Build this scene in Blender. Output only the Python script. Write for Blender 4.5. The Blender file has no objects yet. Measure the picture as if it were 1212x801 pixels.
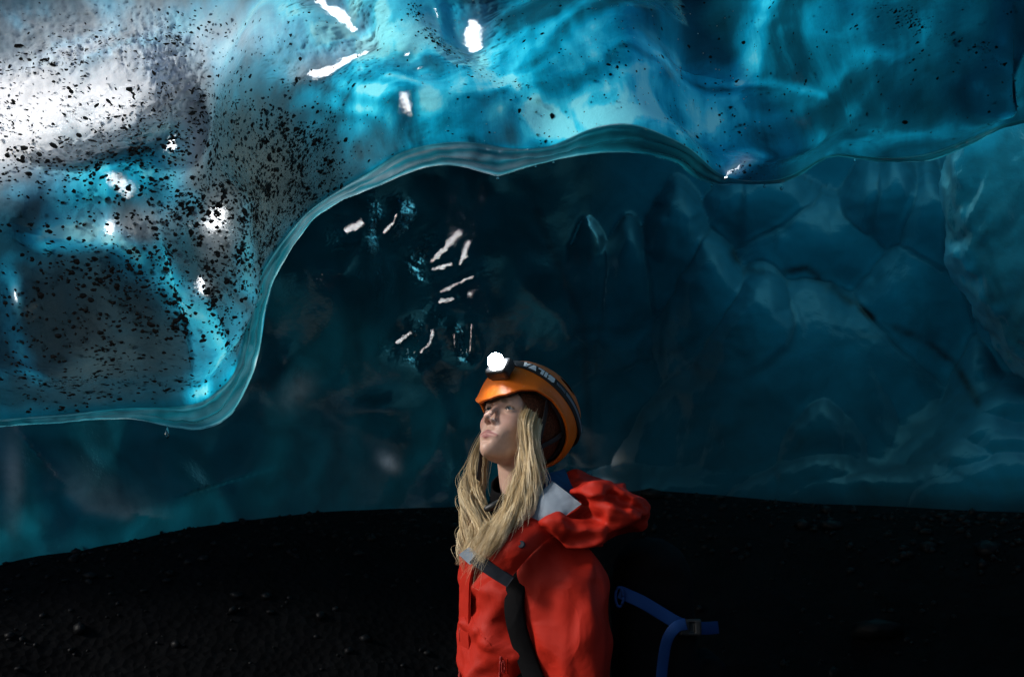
import bpy, bmesh, math, random
import numpy as np
from mathutils import Vector, Matrix

# ------------------------------------------------------------------ camera, world, sun
scene = bpy.context.scene
col = scene.collection
CAM_Z = 1.35
PITCH = math.radians(8.2)
FPX = 1179.0
cam_data = bpy.data.cameras.new("camera")
cam_data.sensor_width = 36.0
cam_data.lens = 36.0 * FPX / 1212.0
cam_data.clip_start = 0.05
cam_data.clip_end = 2000.0
cam_data.dof.use_dof = True
cam_data.dof.focus_distance = 2.6
cam_data.dof.aperture_fstop = 6.3
cam = bpy.data.objects.new("camera", cam_data)
cam.location = (0, 0, CAM_Z)
cam.rotation_euler = (math.pi / 2 + PITCH, 0, 0)
col.objects.link(cam)
scene.camera = cam

SUN_AZ = math.radians(-71.0)      # from behind the camera (-y) towards -x
SUN_EL = math.radians(30.0)
sun_dir = Vector((math.sin(SUN_AZ) * math.cos(SUN_EL), -math.cos(SUN_AZ) * math.cos(SUN_EL), math.sin(SUN_EL)))

world = bpy.data.worlds.new("World")
scene.world = world
world.use_nodes = True
wn = world.node_tree
sky = wn.nodes.new("ShaderNodeTexSky")
sky.sky_type = 'NISHITA'
sky.sun_disc = False
sky.sun_elevation = SUN_EL
sky.sun_rotation = math.atan2(sun_dir.x, sun_dir.y)
wn.links.new(sky.outputs[0], wn.nodes["Background"].inputs[0])
wn.nodes["Background"].inputs[1].default_value = 0.13

sun_data = bpy.data.lights.new("sun", 'SUN')
sun_data.energy = 2.7
sun_data.angle = math.radians(9.0)
sun_data.color = (1.0, 0.94, 0.87)
sun = bpy.data.objects.new("sun", sun_data)
sun.rotation_euler = sun_dir.to_track_quat('Z', 'Y').to_euler()
sun.location = (-6, -6, 8)
col.objects.link(sun)

scene.view_settings.view_transform = 'Standard'
scene.view_settings.look = 'None'
scene.view_settings.exposure = 0.0
scene.view_settings.gamma = 1.0
scene.cycles.use_denoising = True
scene.cycles.max_bounces = 8
scene.cycles.diffuse_bounces = 4
scene.cycles.glossy_bounces = 4
scene.cycles.transmission_bounces = 6
scene.cycles.transparent_max_bounces = 8
scene.cycles.sample_clamp_indirect = 4.0

# ------------------------------------------------------------------ helpers
cp, sp = math.cos(PITCH), math.sin(PITCH)


def P(u, v, d):
    """pixel of the photograph (1212 x 801) and distance along the lens axis -> world"""
    u = np.asarray(u, float); v = np.asarray(v, float); d = np.asarray(d, float)
    x = (u - 606.0) / FPX * d
    z = (400.5 - v) / FPX * d
    y = d
    return np.stack(np.broadcast_arrays(x, y * cp - z * sp, CAM_Z + y * sp + z * cp), -1)


def pix(p):
    p = np.asarray(p, float)
    x, y, z = p[..., 0], p[..., 1], p[..., 2] - CAM_Z
    d = y * cp + z * sp
    h = -y * sp + z * cp
    return 606.0 + x / d * FPX, 400.5 - h / d * FPX, d


def _hash(ix, iy, iz, seed):
    h = (ix.astype(np.int64) * 374761393 + iy.astype(np.int64) * 668265263 + iz.astype(np.int64) * 2147483647 + seed * 974634777) & 0xFFFFFFFF
    h = ((h ^ (h >> 13)) * 1274126177) & 0xFFFFFFFF
    h = ((h ^ (h >> 16)) * 2246822519) & 0xFFFFFFFF
    return h ^ (h >> 15)


def perlin(p, seed=0):
    p = np.asarray(p, float)
    i = np.floor(p).astype(np.int64)
    f = p - i
    w = f * f * f * (f * (f * 6 - 15) + 10)
    out = 0
    for dx in (0, 1):
        for dy in (0, 1):
            for dz in (0, 1):
                h = _hash(i[..., 0] + dx, i[..., 1] + dy, i[..., 2] + dz, seed)
                g = ((h & 1023) / 511.5 - 1) * (f[..., 0] - dx) + (((h >> 10) & 1023) / 511.5 - 1) * (f[..., 1] - dy) + (((h >> 20) & 1023) / 511.5 - 1) * (f[..., 2] - dz)
                k = (w[..., 0] if dx else 1 - w[..., 0]) * (w[..., 1] if dy else 1 - w[..., 1]) * (w[..., 2] if dz else 1 - w[..., 2])
                out = out + g * k
    return out


def fbm(p, octv=4, seed=0, gain=0.5):
    p = np.asarray(p, float)
    a, s, tot = 1.0, 0, 0
    for k in range(octv):
        s = s + a * perlin(p * 2.0 ** k + 17.3 * k, seed + k)
        tot += a
        a *= gain
    return s / tot


def worley(p, seed=0, soft=9.0):
    """smooth F1 distance"""
    p = np.asarray(p, float)
    i = np.floor(p).astype(np.int64)
    acc = 0
    for dx in (-1, 0, 1):
        for dy in (-1, 0, 1):
            for dz in (-1, 0, 1):
                c = i + np.array((dx, dy, dz))
                h = _hash(c[..., 0], c[..., 1], c[..., 2], seed)
                q = np.stack([(h & 1023) / 1023.0, ((h >> 10) & 1023) / 1023.0, ((h >> 20) & 1023) / 1023.0], -1)
                dd = np.sqrt(((c + q - p) ** 2).sum(-1))
                acc = acc + np.exp(-soft * dd)
    return -np.log(acc + 1e-9) / soft


def sm(a, b, x):
    t = np.clip((np.asarray(x, float) - a) / (b - a), 0, 1)
    return t * t * (3 - 2 * t)


def mesh_np(name, V, F, m=None, parent=None, smooth=True, attrs=None, loc=None):
    """V (n,3), F list of faces or (k,4)/(k,3) int array -> linked object"""
    me = bpy.data.meshes.new(name)
    V = np.asarray(V, np.float32)
    if isinstance(F, np.ndarray):
        n, k = F.shape
        me.vertices.add(len(V)); me.vertices.foreach_set("co", V.ravel())
        me.loops.add(n * k); me.loops.foreach_set("vertex_index", F.astype(np.int32).ravel())
        me.polygons.add(n)
        me.polygons.foreach_set("loop_start", np.arange(0, n * k, k, dtype=np.int32))
        me.polygons.foreach_set("loop_total", np.full(n, k, dtype=np.int32))
        me.update(calc_edges=True)
    else:
        me.from_pydata([tuple(map(float, v)) for v in V], [], [tuple(map(int, f)) for f in F])
    me.validate()
    if smooth:
        me.polygons.foreach_set("use_smooth", np.ones(len(me.polygons), bool))
    for an, av in (attrs or {}).items():
        av = np.asarray(av, np.float32)
        a = me.attributes.new(an, 'FLOAT', 'POINT')
        a.data.foreach_set("value", av.ravel())
    me.update()
    if m:
        me.materials.append(m)
    o = bpy.data.objects.new(name, me)
    col.objects.link(o)
    if loc is not None:
        o.location = loc
    if parent:
        o.parent = parent
    return o


def gridfaces(n, m, wrap=False):
    i, j = np.meshgrid(np.arange(n - 1), np.arange(m if wrap else m - 1), indexing='ij')
    j2 = (j + 1) % m
    return np.stack([i * m + j, i * m + j2, (i + 1) * m + j2, (i + 1) * m + j], -1).reshape(-1, 4)


def gridnormals(X):
    du = np.gradient(X, axis=0); dv = np.gradient(X, axis=1)
    n = np.cross(du, dv)
    return n / (np.linalg.norm(n, axis=-1, keepdims=True) + 1e-12)


def tag(o, label=None, cat=None, group=None, kind=None):
    if label: o["label"] = label
    if cat: o["category"] = cat
    if group: o["group"] = group
    if kind: o["kind"] = kind
    return o


def empty(name, loc):
    o = bpy.data.objects.new(name, None)
    o.location = loc
    o.empty_display_size = 0.1
    col.objects.link(o)
    return o


class N:
    """tiny node-tree helper"""
    def __init__(s, name):
        s.m = bpy.data.materials.new(name); s.m.use_nodes = True
        s.t = s.m.node_tree; s.t.nodes.clear()
        s.out = s.t.nodes.new("ShaderNodeOutputMaterial")

    def n(s, typ, inp=None, **kw):
        nd = s.t.nodes.new("ShaderNode" + typ)
        for k, v in kw.items():
            setattr(nd, k, v)
        for k, v in (inp or {}).items():
            s.set(nd, k, v)
        return nd

    def set(s, nd, k, v):
        if isinstance(v, bpy.types.Node): v = v.outputs[0]
        if isinstance(v, bpy.types.NodeSocket): s.t.links.new(v, nd.inputs[k])
        else:
            sock = nd.inputs[k]
            if hasattr(sock.default_value, '__len__') and len(sock.default_value) == 4 and len(v) == 3: v = (*v, 1)
            sock.default_value = v

    def math(s, op, a, b=0.0, clamp=False):
        return s.n("Math", {0: a, 1: b}, operation=op, use_clamp=clamp)

    def mixc(s, f, a, b):
        return s.n("MixRGB", {0: f, 1: a, 2: b})

    def ramp(s, f, stops, interp='LINEAR'):
        nd = s.n("ValToRGB", {0: f})
        cr = nd.color_ramp; cr.interpolation = interp
        while len(cr.elements) < len(stops): cr.elements.new(0.5)
        for e, (p, c) in zip(cr.elements, stops):
            e.position = p
            e.color = (c, c, c, 1) if isinstance(c, (int, float)) else (*c, 1)
        return nd

    def attr(s, name):
        return s.n("Attribute", attribute_name=name).outputs["Fac"]

    def done(s, shader):
        if isinstance(shader, bpy.types.Node): shader = shader.outputs[0]
        s.t.links.new(shader, s.out.inputs[0])
        return s.m


def principled(name, color, rough=0.5, scale=40.0, var=0.15, bump=0.1, bscale=None, spec=0.5, metal=0.0, coord='Object', dist=0.002, **extra):
    k = N(name)
    tc = k.n("TexCoord")
    nz = k.n("TexNoise", {"Vector": tc.outputs[coord], "Scale": scale, "Detail": 4.0})
    c0 = tuple(max(0, c * (1 - var)) for c in color); c1 = tuple(min(1, c * (1 + var)) for c in color)
    cc = k.ramp(nz.outputs[0], [(0.3, c0), (0.7, c1)])
    nb = k.n("TexNoise", {"Vector": tc.outputs[coord], "Scale": bscale or scale * 4, "Detail": 3.0})
    bp = k.n("Bump", {"Height": nb.outputs[0], "Strength": bump, "Distance": dist})
    b = k.n("BsdfPrincipled", {"Base Color": cc, "Roughness": rough, "Metallic": metal, "Normal": bp, "Specular IOR Level": spec})
    for kk, v in extra.items():
        k.set(b, kk.replace('_', ' '), v)
    return k.done(b)

# ------------------------------------------------------------------ ice materials
def ice_material(name, ramp, milk=(0.01, 0.04, 0.05), milk_hi=None, rough=0.12, rough_dry=0.45, band=1.0, bump=0.35, spec_ior=1.31, frost_glare=(0.95, 0.97, 1.0),
                 dirt_c=(0.055, 0.082, 0.085), streak=(9.0, 1.6), streak_amt=0.55, fine=30.0):
    """glacier ice: light let through according to how thin and clear the ice is, a little scattered back, wet gloss on top"""
    k = N(name)
    tc = k.n("TexCoord")
    ob = tc.outputs["Object"]
    clar = k.attr("clarity"); fglare = k.attr("frost_glare"); dirt = k.attr("dirt"); dry = k.attr("dry"); milk_shade = k.attr("milk_shade"); slick = k.attr("slick"); dust = k.attr("dust")
    warp = k.n("TexNoise", {"Vector": ob, "Scale": 1.3, "Detail": 3.0})
    wc = k.n("VectorMath", {0: warp.outputs["Color"], 1: (0.5, 0.5, 0.5)}, operation='SUBTRACT')
    wv = k.n("VectorMath", {0: wc, 1: (1.7, 1.7, 1.7)}, operation='MULTIPLY')
    vv = k.n("VectorMath", {0: ob, 1: wv}, operation='ADD')
    wave = k.n("TexWave", {"Vector": vv, "Scale": 1.1, "Distortion": 4.0, "Detail": 4.0, "Detail Scale": 1.6, "Detail Roughness": 0.6}, wave_type='RINGS')
    n1 = k.n("TexNoise", {"Vector": vv, "Scale": 2.6, "Detail": 7.0, "Roughness": 0.62})
    n2 = k.n("TexNoise", {"Vector": ob, "Scale": 16.0, "Detail": 6.0, "Roughness": 0.7})
    fl = k.n("CombineXYZ", {0: k.math('MULTIPLY', k.attr("flow_s"), streak[0]), 1: k.math('MULTIPLY', k.attr("flow_t"), streak[1])})
    fl2 = k.n("VectorMath", {0: fl, 1: k.n("VectorMath", {0: wc, 1: (1.6, 1.6, 1.6)}, operation='MULTIPLY')}, operation='ADD')
    n3 = k.n("TexNoise", {"Vector": fl2, "Scale": 1.0, "Detail": 6.0, "Roughness": 0.62})
    a = k.math('MULTIPLY', k.math('SUBTRACT', wave.outputs["Fac"], 0.5), 0.52 * band)
    b = k.math('MULTIPLY', k.math('SUBTRACT', n1.outputs[0], 0.5), 1.5 * band)
    c = k.math('MULTIPLY', k.math('SUBTRACT', n2.outputs[0], 0.5), 0.22 * band)
    d = k.math('MULTIPLY', k.math('SUBTRACT', n3.outputs[0], 0.5), 2.0 * streak_amt)
    mod = k.math('ADD', k.math('ADD', k.math('ADD', a, b), k.math('ADD', c, d)), 1.0)
    f = k.math('MULTIPLY', clar, k.math('MAXIMUM', mod, 0.05), clamp=True)
    tr = k.ramp(f, ramp)
    fz = k.math('MULTIPLY', fglare, k.math('ADD', k.math('MULTIPLY', k.math('SUBTRACT', n1.outputs[0], 0.35), 2.4), k.math('MULTIPLY', n2.outputs[0], 0.9)), clamp=True)
    tr2 = k.mixc(fz, tr, frost_glare)
    dz = k.math('MULTIPLY', dirt, k.math('ADD', k.math('MULTIPLY', n2.outputs[0], 1.2), k.math('MULTIPLY', k.math('SUBTRACT', n1.outputs[0], 0.3), 1.6)), clamp=True)
    tr3 = k.mixc(dz, tr2, dirt_c)
    vd = k.n("TexVoronoi", {"Vector": k.n("VectorMath", {0: ob, 1: (1.0, 1.0, 1.35)}, operation='MULTIPLY'), "Scale": 170.0, "Randomness": 1.0})
    sc_ = k.n("SeparateColor", {0: vd.outputs["Color"]})
    dsz = k.math('MULTIPLY', k.math('SUBTRACT', sc_.outputs[0], k.math('SUBTRACT', 1.0, k.math('MULTIPLY', dust, 0.42))), 1.1)
    dm = k.math('GREATER_THAN', dsz, vd.outputs["Distance"])
    tr3 = k.mixc(k.math('MULTIPLY', dm, 0.9), tr3, (0.002, 0.003, 0.003))
    ml0 = k.mixc(k.math('MULTIPLY', milk_shade, k.math('ADD', k.math('MULTIPLY', n1.outputs[0], 1.4), 0.3), clamp=True), milk, milk_hi or milk)
    ml = k.mixc(fz, ml0, (0.50, 0.54, 0.58))
    ml2 = k.mixc(k.math('MULTIPLY', dm, 0.9), k.mixc(dz, ml, tuple(x * 0.45 for x in dirt_c)), (0.004, 0.004, 0.004))
    nb = k.n("TexNoise", {"Vector": ob, "Scale": fine, "Detail": 6.0, "Roughness": 0.6})
    nc = k.n("TexNoise", {"Vector": ob, "Scale": fine * 5, "Detail": 2.0})
    hb = k.math('ADD', nb.outputs[0], k.math('MULTIPLY', nc.outputs[0], 0.25))
    bp = k.n("Bump", {"Height": hb, "Strength": k.math('MULTIPLY', bump, k.math('SUBTRACT', 1.0, k.math('MULTIPLY', slick, 0.94))), "Distance": 0.012})
    T = k.n("BsdfTranslucent", {"Color": tr3, "Normal": bp})
    Df = k.n("BsdfDiffuse", {"Color": ml2, "Normal": bp})
    A = k.n("AddShader", {0: T, 1: Df})
    rg = k.math('ADD', k.math('MULTIPLY', n2.outputs[0], rough), k.math('ADD', k.math('MULTIPLY', dry, rough_dry), rough * 0.3))
    G = k.n("BsdfGlossy", {"Color": (1, 1, 1), "Roughness": rg, "Normal": bp})
    fr = k.n("Fresnel", {"IOR": spec_ior, "Normal": bp})
    fr2 = k.math('MULTIPLY', fr, k.math('SUBTRACT', 1.0, k.math('MULTIPLY', dry, 0.92)))
    M = k.n("MixShader", {0: fr2, 1: A, 2: G})
    return k.done(M)


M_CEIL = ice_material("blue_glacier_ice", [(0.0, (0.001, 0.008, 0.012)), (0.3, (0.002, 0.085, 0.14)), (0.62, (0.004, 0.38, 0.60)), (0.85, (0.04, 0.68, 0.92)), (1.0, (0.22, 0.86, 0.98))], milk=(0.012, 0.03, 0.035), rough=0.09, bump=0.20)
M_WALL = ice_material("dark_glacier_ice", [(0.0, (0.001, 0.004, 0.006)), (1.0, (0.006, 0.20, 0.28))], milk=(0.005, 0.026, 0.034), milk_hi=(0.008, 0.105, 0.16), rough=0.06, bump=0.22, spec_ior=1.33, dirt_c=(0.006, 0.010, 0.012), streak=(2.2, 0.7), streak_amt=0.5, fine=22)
M_LOBE = ice_material("pale_blue_ice", [(0.0, (0.001, 0.01, 0.015)), (1.0, (0.01, 0.30, 0.40))], milk=(0.010, 0.11, 0.155), milk_hi=(0.03, 0.27, 0.36), rough=0.3, bump=0.3)
M_CLEAR = ice_material("clear_rim_ice", [(0.0, (0.001, 0.008, 0.012)), (0.45, (0.006, 0.16, 0.22)), (0.8, (0.10, 0.42, 0.50)), (1.0, (0.55, 0.85, 0.92))], milk=(0.01, 0.03, 0.035), rough=0.04, bump=0.10, spec_ior=1.5, streak=(2.2, 9.0), streak_amt=0.8, band=0.6)

LAMP_AT = np.array((-0.0426, 2.4131, 1.6463))                                     # the headlamp she wears (built below)
CAM_AT = np.array((0.0, 0.0, CAM_Z))


def wet_facets(W, specs):
    """smooth, slightly dished wet facets in the ice that throw the headlamp back: part of an ellipsoid with the lamp in one focus"""
    slick = np.zeros(W.shape[:2])
    r = W - CAM_AT
    s0 = np.linalg.norm(r, axis=-1); r = r / s0[..., None]
    F = LAMP_AT - CAM_AT; ff = F @ F; rf = r @ F
    fields = []
    for sp_ in specs:
        pts, w, soft = sp_[:3]
        best = np.full(U.shape, 1e9)
        pts = pts if len(pts) > 1 else [pts[0], (pts[0][0] + .1, pts[0][1])]
        for (a, b), (c, d) in zip(pts[:-1], pts[1:]):
            ex, ey = c - a, d - b
            t = np.clip(((U - a) * ex + (Vv - b) * ey) / (ex * ex + ey * ey), 0, 1)
            best = np.minimum(best, np.hypot(U - a - t * ex, Vv - b - t * ey))
        c = np.unravel_index(np.argmin(best), best.shape)
        w_ = min(w, 9)
        best = best + 0.8 * w_ * perlin(np.stack([U * .11, Vv * .16, 0 * U + pts[0][0]], -1), 77) + 0.7 * w_ * perlin(np.stack([U * .40, Vv * .40, 0 * U + pts[0][0]], -1), 78)
        fields.append((best, c, w, soft, sp_[3] if len(sp_) > 3 else 1.0, sp_[4] if len(sp_) > 4 else 2.2 * min(w, 9) + 6))
    for step in (0, 1):                                        # first ease the ice towards each facet, then cut the facets
        for best, c, w, soft, sl, wide in fields:
            m = 0.80 * np.exp(-(np.maximum(best - w, 0) / wide) ** 2) if step == 0 else sm(w * (1.7 + soft), w * 0.8, best)
            Q = W[c]
            kk_ = np.linalg.norm(Q - CAM_AT) + np.linalg.norm(Q - LAMP_AT)  # foci are camera and headlamp, so each facet glints straight at the lens
            r = W - CAM_AT; s0 = np.linalg.norm(r, axis=-1); r = r / s0[..., None]
            s = (kk_ ** 2 - ff) / (2 * (kk_ - r @ F))
            W = W * (1 - m[..., None]) + (CAM_AT + r * s[..., None]) * m[..., None]
            if step: slick = np.maximum(slick, sl * np.maximum(sm(w * 1.5, w * 0.6, best), 0.80 * sm(w + 11, w * 0.8, best)))
    return W, slick


# ------------------------------------------------------------------ hanging ice ceiling (front face, rim, back fold)
LIP = np.array([  # u, v, depth, band width of the rim in px
 (-170, 513, 2.93, 9), (0, 505, 3.10, 9), (60, 501, 3.13, 9), (110, 497, 3.15, 10), (150, 495, 3.18, 13), (178, 499, 3.2, 18), (205, 506, 3.22, 24),
 (235, 509, 3.25, 31), (258, 503, 3.26, 33), (276, 489, 3.28, 30), (288, 468, 3.3, 24), (300, 443, 3.32, 21), (308, 412, 3.35, 20), (312, 375, 3.4, 19), (322, 335, 3.45, 18),
 (346, 292, 3.55, 14), (372, 258, 3.62, 12), (406, 236, 3.7, 13), (447, 221, 3.78, 20), (475, 208, 3.82, 25), (500, 199, 3.85, 27), (526, 195, 3.87, 27),
 (552, 198, 3.88, 31), (571, 204, 3.88, 34), (588, 209, 3.88, 36), (605, 204, 3.88, 30), (635, 195, 3.88, 19), (661, 189, 3.88, 15), (687, 184, 3.88, 26),
 (724, 180, 3.9, 35), (762, 182, 3.9, 32), (800, 193, 3.85, 25), (823, 212, 3.8, 24), (852, 220, 3.75, 10), (878, 218, 3.75, 5), (903, 219, 3.75, 4), (925, 217, 3.75, 4),
 (945, 209, 3.78, 4), (968, 193, 3.85, 4), (985, 184, 3.9, 4), (1015, 188, 3.95, 4), (1041, 192, 4.0, 5), (1081, 192, 4.0, 7), (1106, 190, 4.0, 8), (1142, 175, 4.0, 8), (1165, 163, 4.0, 6), (1185, 152, 4.0, 5),
 (1240, 140, 3.9, 5), (1400, 150, 3.6, 5), (1650, 180, 3.2, 5)], float)
NS, NT, NB, NK = 640, 320, 18, 50


def resample(tab, n):
    seg = np.hypot(np.diff(tab[:, 0]), np.diff(tab[:, 1]))
    a = np.concatenate([[0], np.cumsum(seg)])
    s = np.linspace(0, a[-1], n)
    out = np.stack([np.interp(s, a, tab[:, k]) for k in range(tab.shape[1])], 1)
    ker = np.hanning(9); ker /= ker.sum()
    pad = np.concatenate([np.repeat(out[:1], 4, 0), out, np.repeat(out[-1:], 4, 0)])
    return np.stack([np.convolve(pad[:, k], ker, 'valid') for k in range(tab.shape[1])], 1), s / a[-1]


lip, sfrac = resample(LIP, NS)
lu, lv, ld, lw = lip.T
lv = lv + 2.2 * fbm(np.stack([sfrac * 55, 0 * sfrac, 0 * sfrac], -1), 4, 88, 0.6)
lu = lu + 1.5 * fbm(np.stack([sfrac * 55, 0 * sfrac + 5, 0 * sfrac], -1), 4, 89, 0.6)
tg = np.stack([np.gradient(lu), np.gradient(lv)], 1)
tg /= np.linalg.norm(tg, axis=1, keepdims=True)
nrm2 = np.stack([tg[:, 1], -tg[:, 0]], 1)                     # up / left in the picture
_n = np.hanning(31); _n /= _n.sum()
nrm2 = np.stack([np.convolve(np.pad(nrm2[:, i], 15, mode='edge'), _n, 'valid') for i in (0, 1)], 1)
nrm2 /= np.linalg.norm(nrm2, axis=1, keepdims=True)
lw = lw * (1 + 0.25 * perlin(np.stack([sfrac * 60, sfrac * 0, sfrac * 0], -1), 3))
u1, v1 = lu + nrm2[:, 0] * lw, lv + nrm2[:, 1] * lw           # where rim and front face meet
_n = np.hanning(25); _n /= _n.sum()
u1, v1 = [np.convolve(np.pad(q, 12, mode='edge'), _n, 'valid') for q in (u1, v1)]
tu = np.interp(sfrac, [0, .22, .36, .50, 1], [-190, 100, 330, 560, 1750])
_k = np.hanning(121); _k /= _k.sum()
tu = np.convolve(np.pad(tu, 60, mode='reflect', reflect_type='odd'), _k, 'valid')
tv = np.full(NS, -230.0)
td = np.interp(tu, [-500, 0, 400, 800, 1212, 1700], [1.5, 1.75, 2.05, 2.3, 2.5, 2.4])
rows, ruv, rt = [], [], []
L2w = P(lu, lv, ld + 0.0055 * lw)
for b in np.linspace(1, 0, NK)[:-1]:                           # back fold: from far to rim
    off = np.zeros((NS, 3)); off[:, 1] = 3.6 * b ** 1.1; off[:, 2] = 2.3 * b ** 0.75
    off[:, 2] += 0.35 * np.sin(b * 7 + sfrac * 25) * b
    rows.append(L2w + off); ruv.append(np.stack([lu, lv], 1)); rt.append(np.full(NS, -1 - b))
for k in np.linspace(0, 1, NB)[:-1]:
    dd = ld + 0.0055 * lw * (1 - k) ** 1.4 - 0.0006 * lw * np.sin(k * math.pi)
    uu, vv_ = lu + (u1 - lu) * k, lv + (v1 - lv) * k
    rows.append(P(uu, vv_, dd)); ruv.append(np.stack([uu, vv_], 1)); rt.append(np.full(NS, -1 + k))
for t in np.linspace(0, 1, NT):
    uu = u1 + (tu - u1) * t; vv_ = v1 + (tv - v1) * t
    f = t ** 1.25
    dd = ld + (td - ld) * f - 0.10 * np.sin(np.clip(t * 9, 0, math.pi / 2)) * (1 - t)
    rows.append(P(uu, vv_, dd)); ruv.append(np.stack([uu, vv_], 1)); rt.append(np.full(NS, t))
last = rows[-1]
for k in range(1, 41):                                         # unseen roof overhead, extended to cut the sky light on her
    off = np.zeros((NS, 3)); off[:, 1] = -0.075 * k; off[:, 2] = 0.62 * math.sin(k / 40 * 2.2)
    off[:, 0] = 0.012 * k * np.clip(-last[:, 0], 0, 1)
    rows.append(last + off); ruv.append(np.stack([tu, tv - k * 12], 1)); rt.append(np.full(NS, 1.0 + k * .02))
lastx = rows[-1]
for k in range(1, 31):                                         # unseen back part added on the right to block sky light
    off = np.zeros((NS, 3)); off[:, 1] = -0.05 * k
    off[:, 2] = -sm(-0.9, 0.5, lastx[:, 0]) * (lastx[:, 2] + 0.1) * sm(0, 30, k)
    rows.append(lastx + off); ruv.append(np.stack([tu, tv - 480 - k * 12], 1)); rt.append(np.full(NS, 1.8 + k * .02))
X = np.stack(rows, 0); UV = np.stack(ruv, 0); TT = np.stack(rt, 0)
U, Vv = UV[..., 0], UV[..., 1]
_du = np.gradient(U, axis=1) * np.gradient(Vv, axis=0) - np.gradient(U, axis=0) * np.gradient(Vv, axis=1)


def gs(cu, cv, ru, rv, ang=0.0, pw=1.0):
    a = math.radians(ang); du, dv = U - cu, Vv - cv
    x = du * math.cos(a) + dv * math.sin(a); y = -du * math.sin(a) + dv * math.cos(a)
    return np.exp(-((x / ru) ** 2 + (y / rv) ** 2) ** pw)


def line(pts, w0, w1=None):
    """soft ridge along a polyline; one-sided widths w0 (right of travel on screen), w1 (left)"""
    w1 = w1 or w0
    best = np.full(U.shape, 1e9); side = np.zeros(U.shape)
    for (a, b), (c, d) in zip(pts[:-1], pts[1:]):
        ex, ey = c - a, d - b
        t = np.clip(((U - a) * ex + (Vv - b) * ey) / (ex * ex + ey * ey), 0, 1)
        dist = np.hypot(U - a - t * ex, Vv - b - t * ey)
        cr = ex * (Vv - b) - ey * (U - a)
        m = dist < best
        best = np.where(m, dist, best); side = np.where(m, cr, side)
    return np.exp(-(best / np.where(side > 0, w0, w1)) ** 2)


Nn = gridnormals(X)
camdir = np.array((0, 0, CAM_Z)) - X
if (Nn * camdir).sum(-1)[NK + NB + 10].mean() < 0: Nn = -Nn    # front face: towards the viewer
env = sm(0.0, 0.14, TT)
scal = worley(X * 1.5 + fbm(X * 0.8, 2, 5)[..., None] * 0.5, 11, 8.0)
scal2 = worley(X * 3.4 + fbm(X * 1.6, 2, 6)[..., None] * 0.5, 13, 9.0)
scal2 = worley(X * np.array((2.6, 2.6, 2.6)) + fbm(X * 1.4, 3, 6)[..., None] * 0.9, 13, 16.0)
scal3 = worley(X * 6.5 + fbm(X * 3.0, 2, 8)[..., None] * 0.8, 15, 12.0)
D = env * (0.10 * (0.45 - scal) + 0.075 * (0.45 - scal2) + 0.012 * (0.45 - scal3) + 0.05 * fbm(X * 1.3, 3, 21) + 0.008 * fbm(X * 6.0, 3, 41))
D = D + env * (
    0.05 * gs(835, 20, 50, 90, -18) + 0.05 * line([(872, 78), (905, 84), (960, 108), (1012, 152)], 18, 45)
    + 0.10 * gs(930, 165, 75, 46, -8) + 0.08 * gs(1080, 150, 85, 36) + 0.13 * line([(1225, -10), (1212, 20), (1190, 75), (1176, 120), (1160, 165)], 30, 20)
    - 0.10 * gs(640, 110, 70, 60, 30) - 0.06 * gs(500, 130, 80, 45, 25) + 0.045 * line([(540, 20), (560, 60), (630, 130), (655, 175)], 30)
    + 0.14 * gs(110, 380, 120, 105) + 0.07 * line([(60, 255), (140, 255), (195, 310), (225, 400), (238, 470)], 34, 26) + 0.06 * line([(268, 235), (255, 330), (262, 430)], 28)
    - 0.04 * gs(290, 380, 20, 60) + 0.12 * gs(90, 130, 130, 55, -8) + 0.07 * gs(215, 170, 45, 60) + 0.05 * line([(340, 80), (430, 44)], 20) + 0.05 * gs(562, 22, 24, 32) + 0.05 * gs(395, 8, 40, 20, 35))
back = (TT < -1)
D = np.where(back, np.clip(-TT - 1, 0, 1) * (0.35 * (0.5 - scal) + 0.25 * fbm(X * 0.9, 3, 61)), D)
rimw = np.sin(np.clip(TT + 1, 0, 1) * math.pi)
D = np.where((TT >= -1) & (TT < 0), rimw * (0.010 * perlin(np.stack([sfrac[None] * 130 + 0 * TT, TT * 2, 0 * TT], -1), 5) + 0.006 * np.sin(TT * 14 + 3 * np.sin(sfrac * 40)[None])), D)
X = X + Nn * D[..., None]
X, cslick = wet_facets(X, [([(-60, 165), (10, 128), (80, 98), (140, 93)], 19, 1.8, .70, 60), ([(130, 208), (150, 225)], 8, 1.0, .9), ([(362, 80), (395, 70), (424, 52)], 9, 1.2), ([(372, -5), (392, 8), (412, 26)], 9, 1.2), ([(560, 6), (564, 36)], 12, 1.0), ([(484, 128), (488, 140)], 6, 1.5), ([(480, 58)], 5, 1.5),
                           ([(516, 6)], 4, 1.5), ([(500, 76), (492, 80)], 3, 1.5), ([(217, 318), (219, 330)], 5, 1.5), ([(858, 210), (874, 194), (882, 178)], 4, 1.5), ([(20, 340), (23, 348)], 4, 1.5), ([(245, 246), (240, 262)], 6, 1.5), ([(130, 253)], 7, 1.5), ([(190, 150), (193, 165)], 6, 1.5)])

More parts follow.
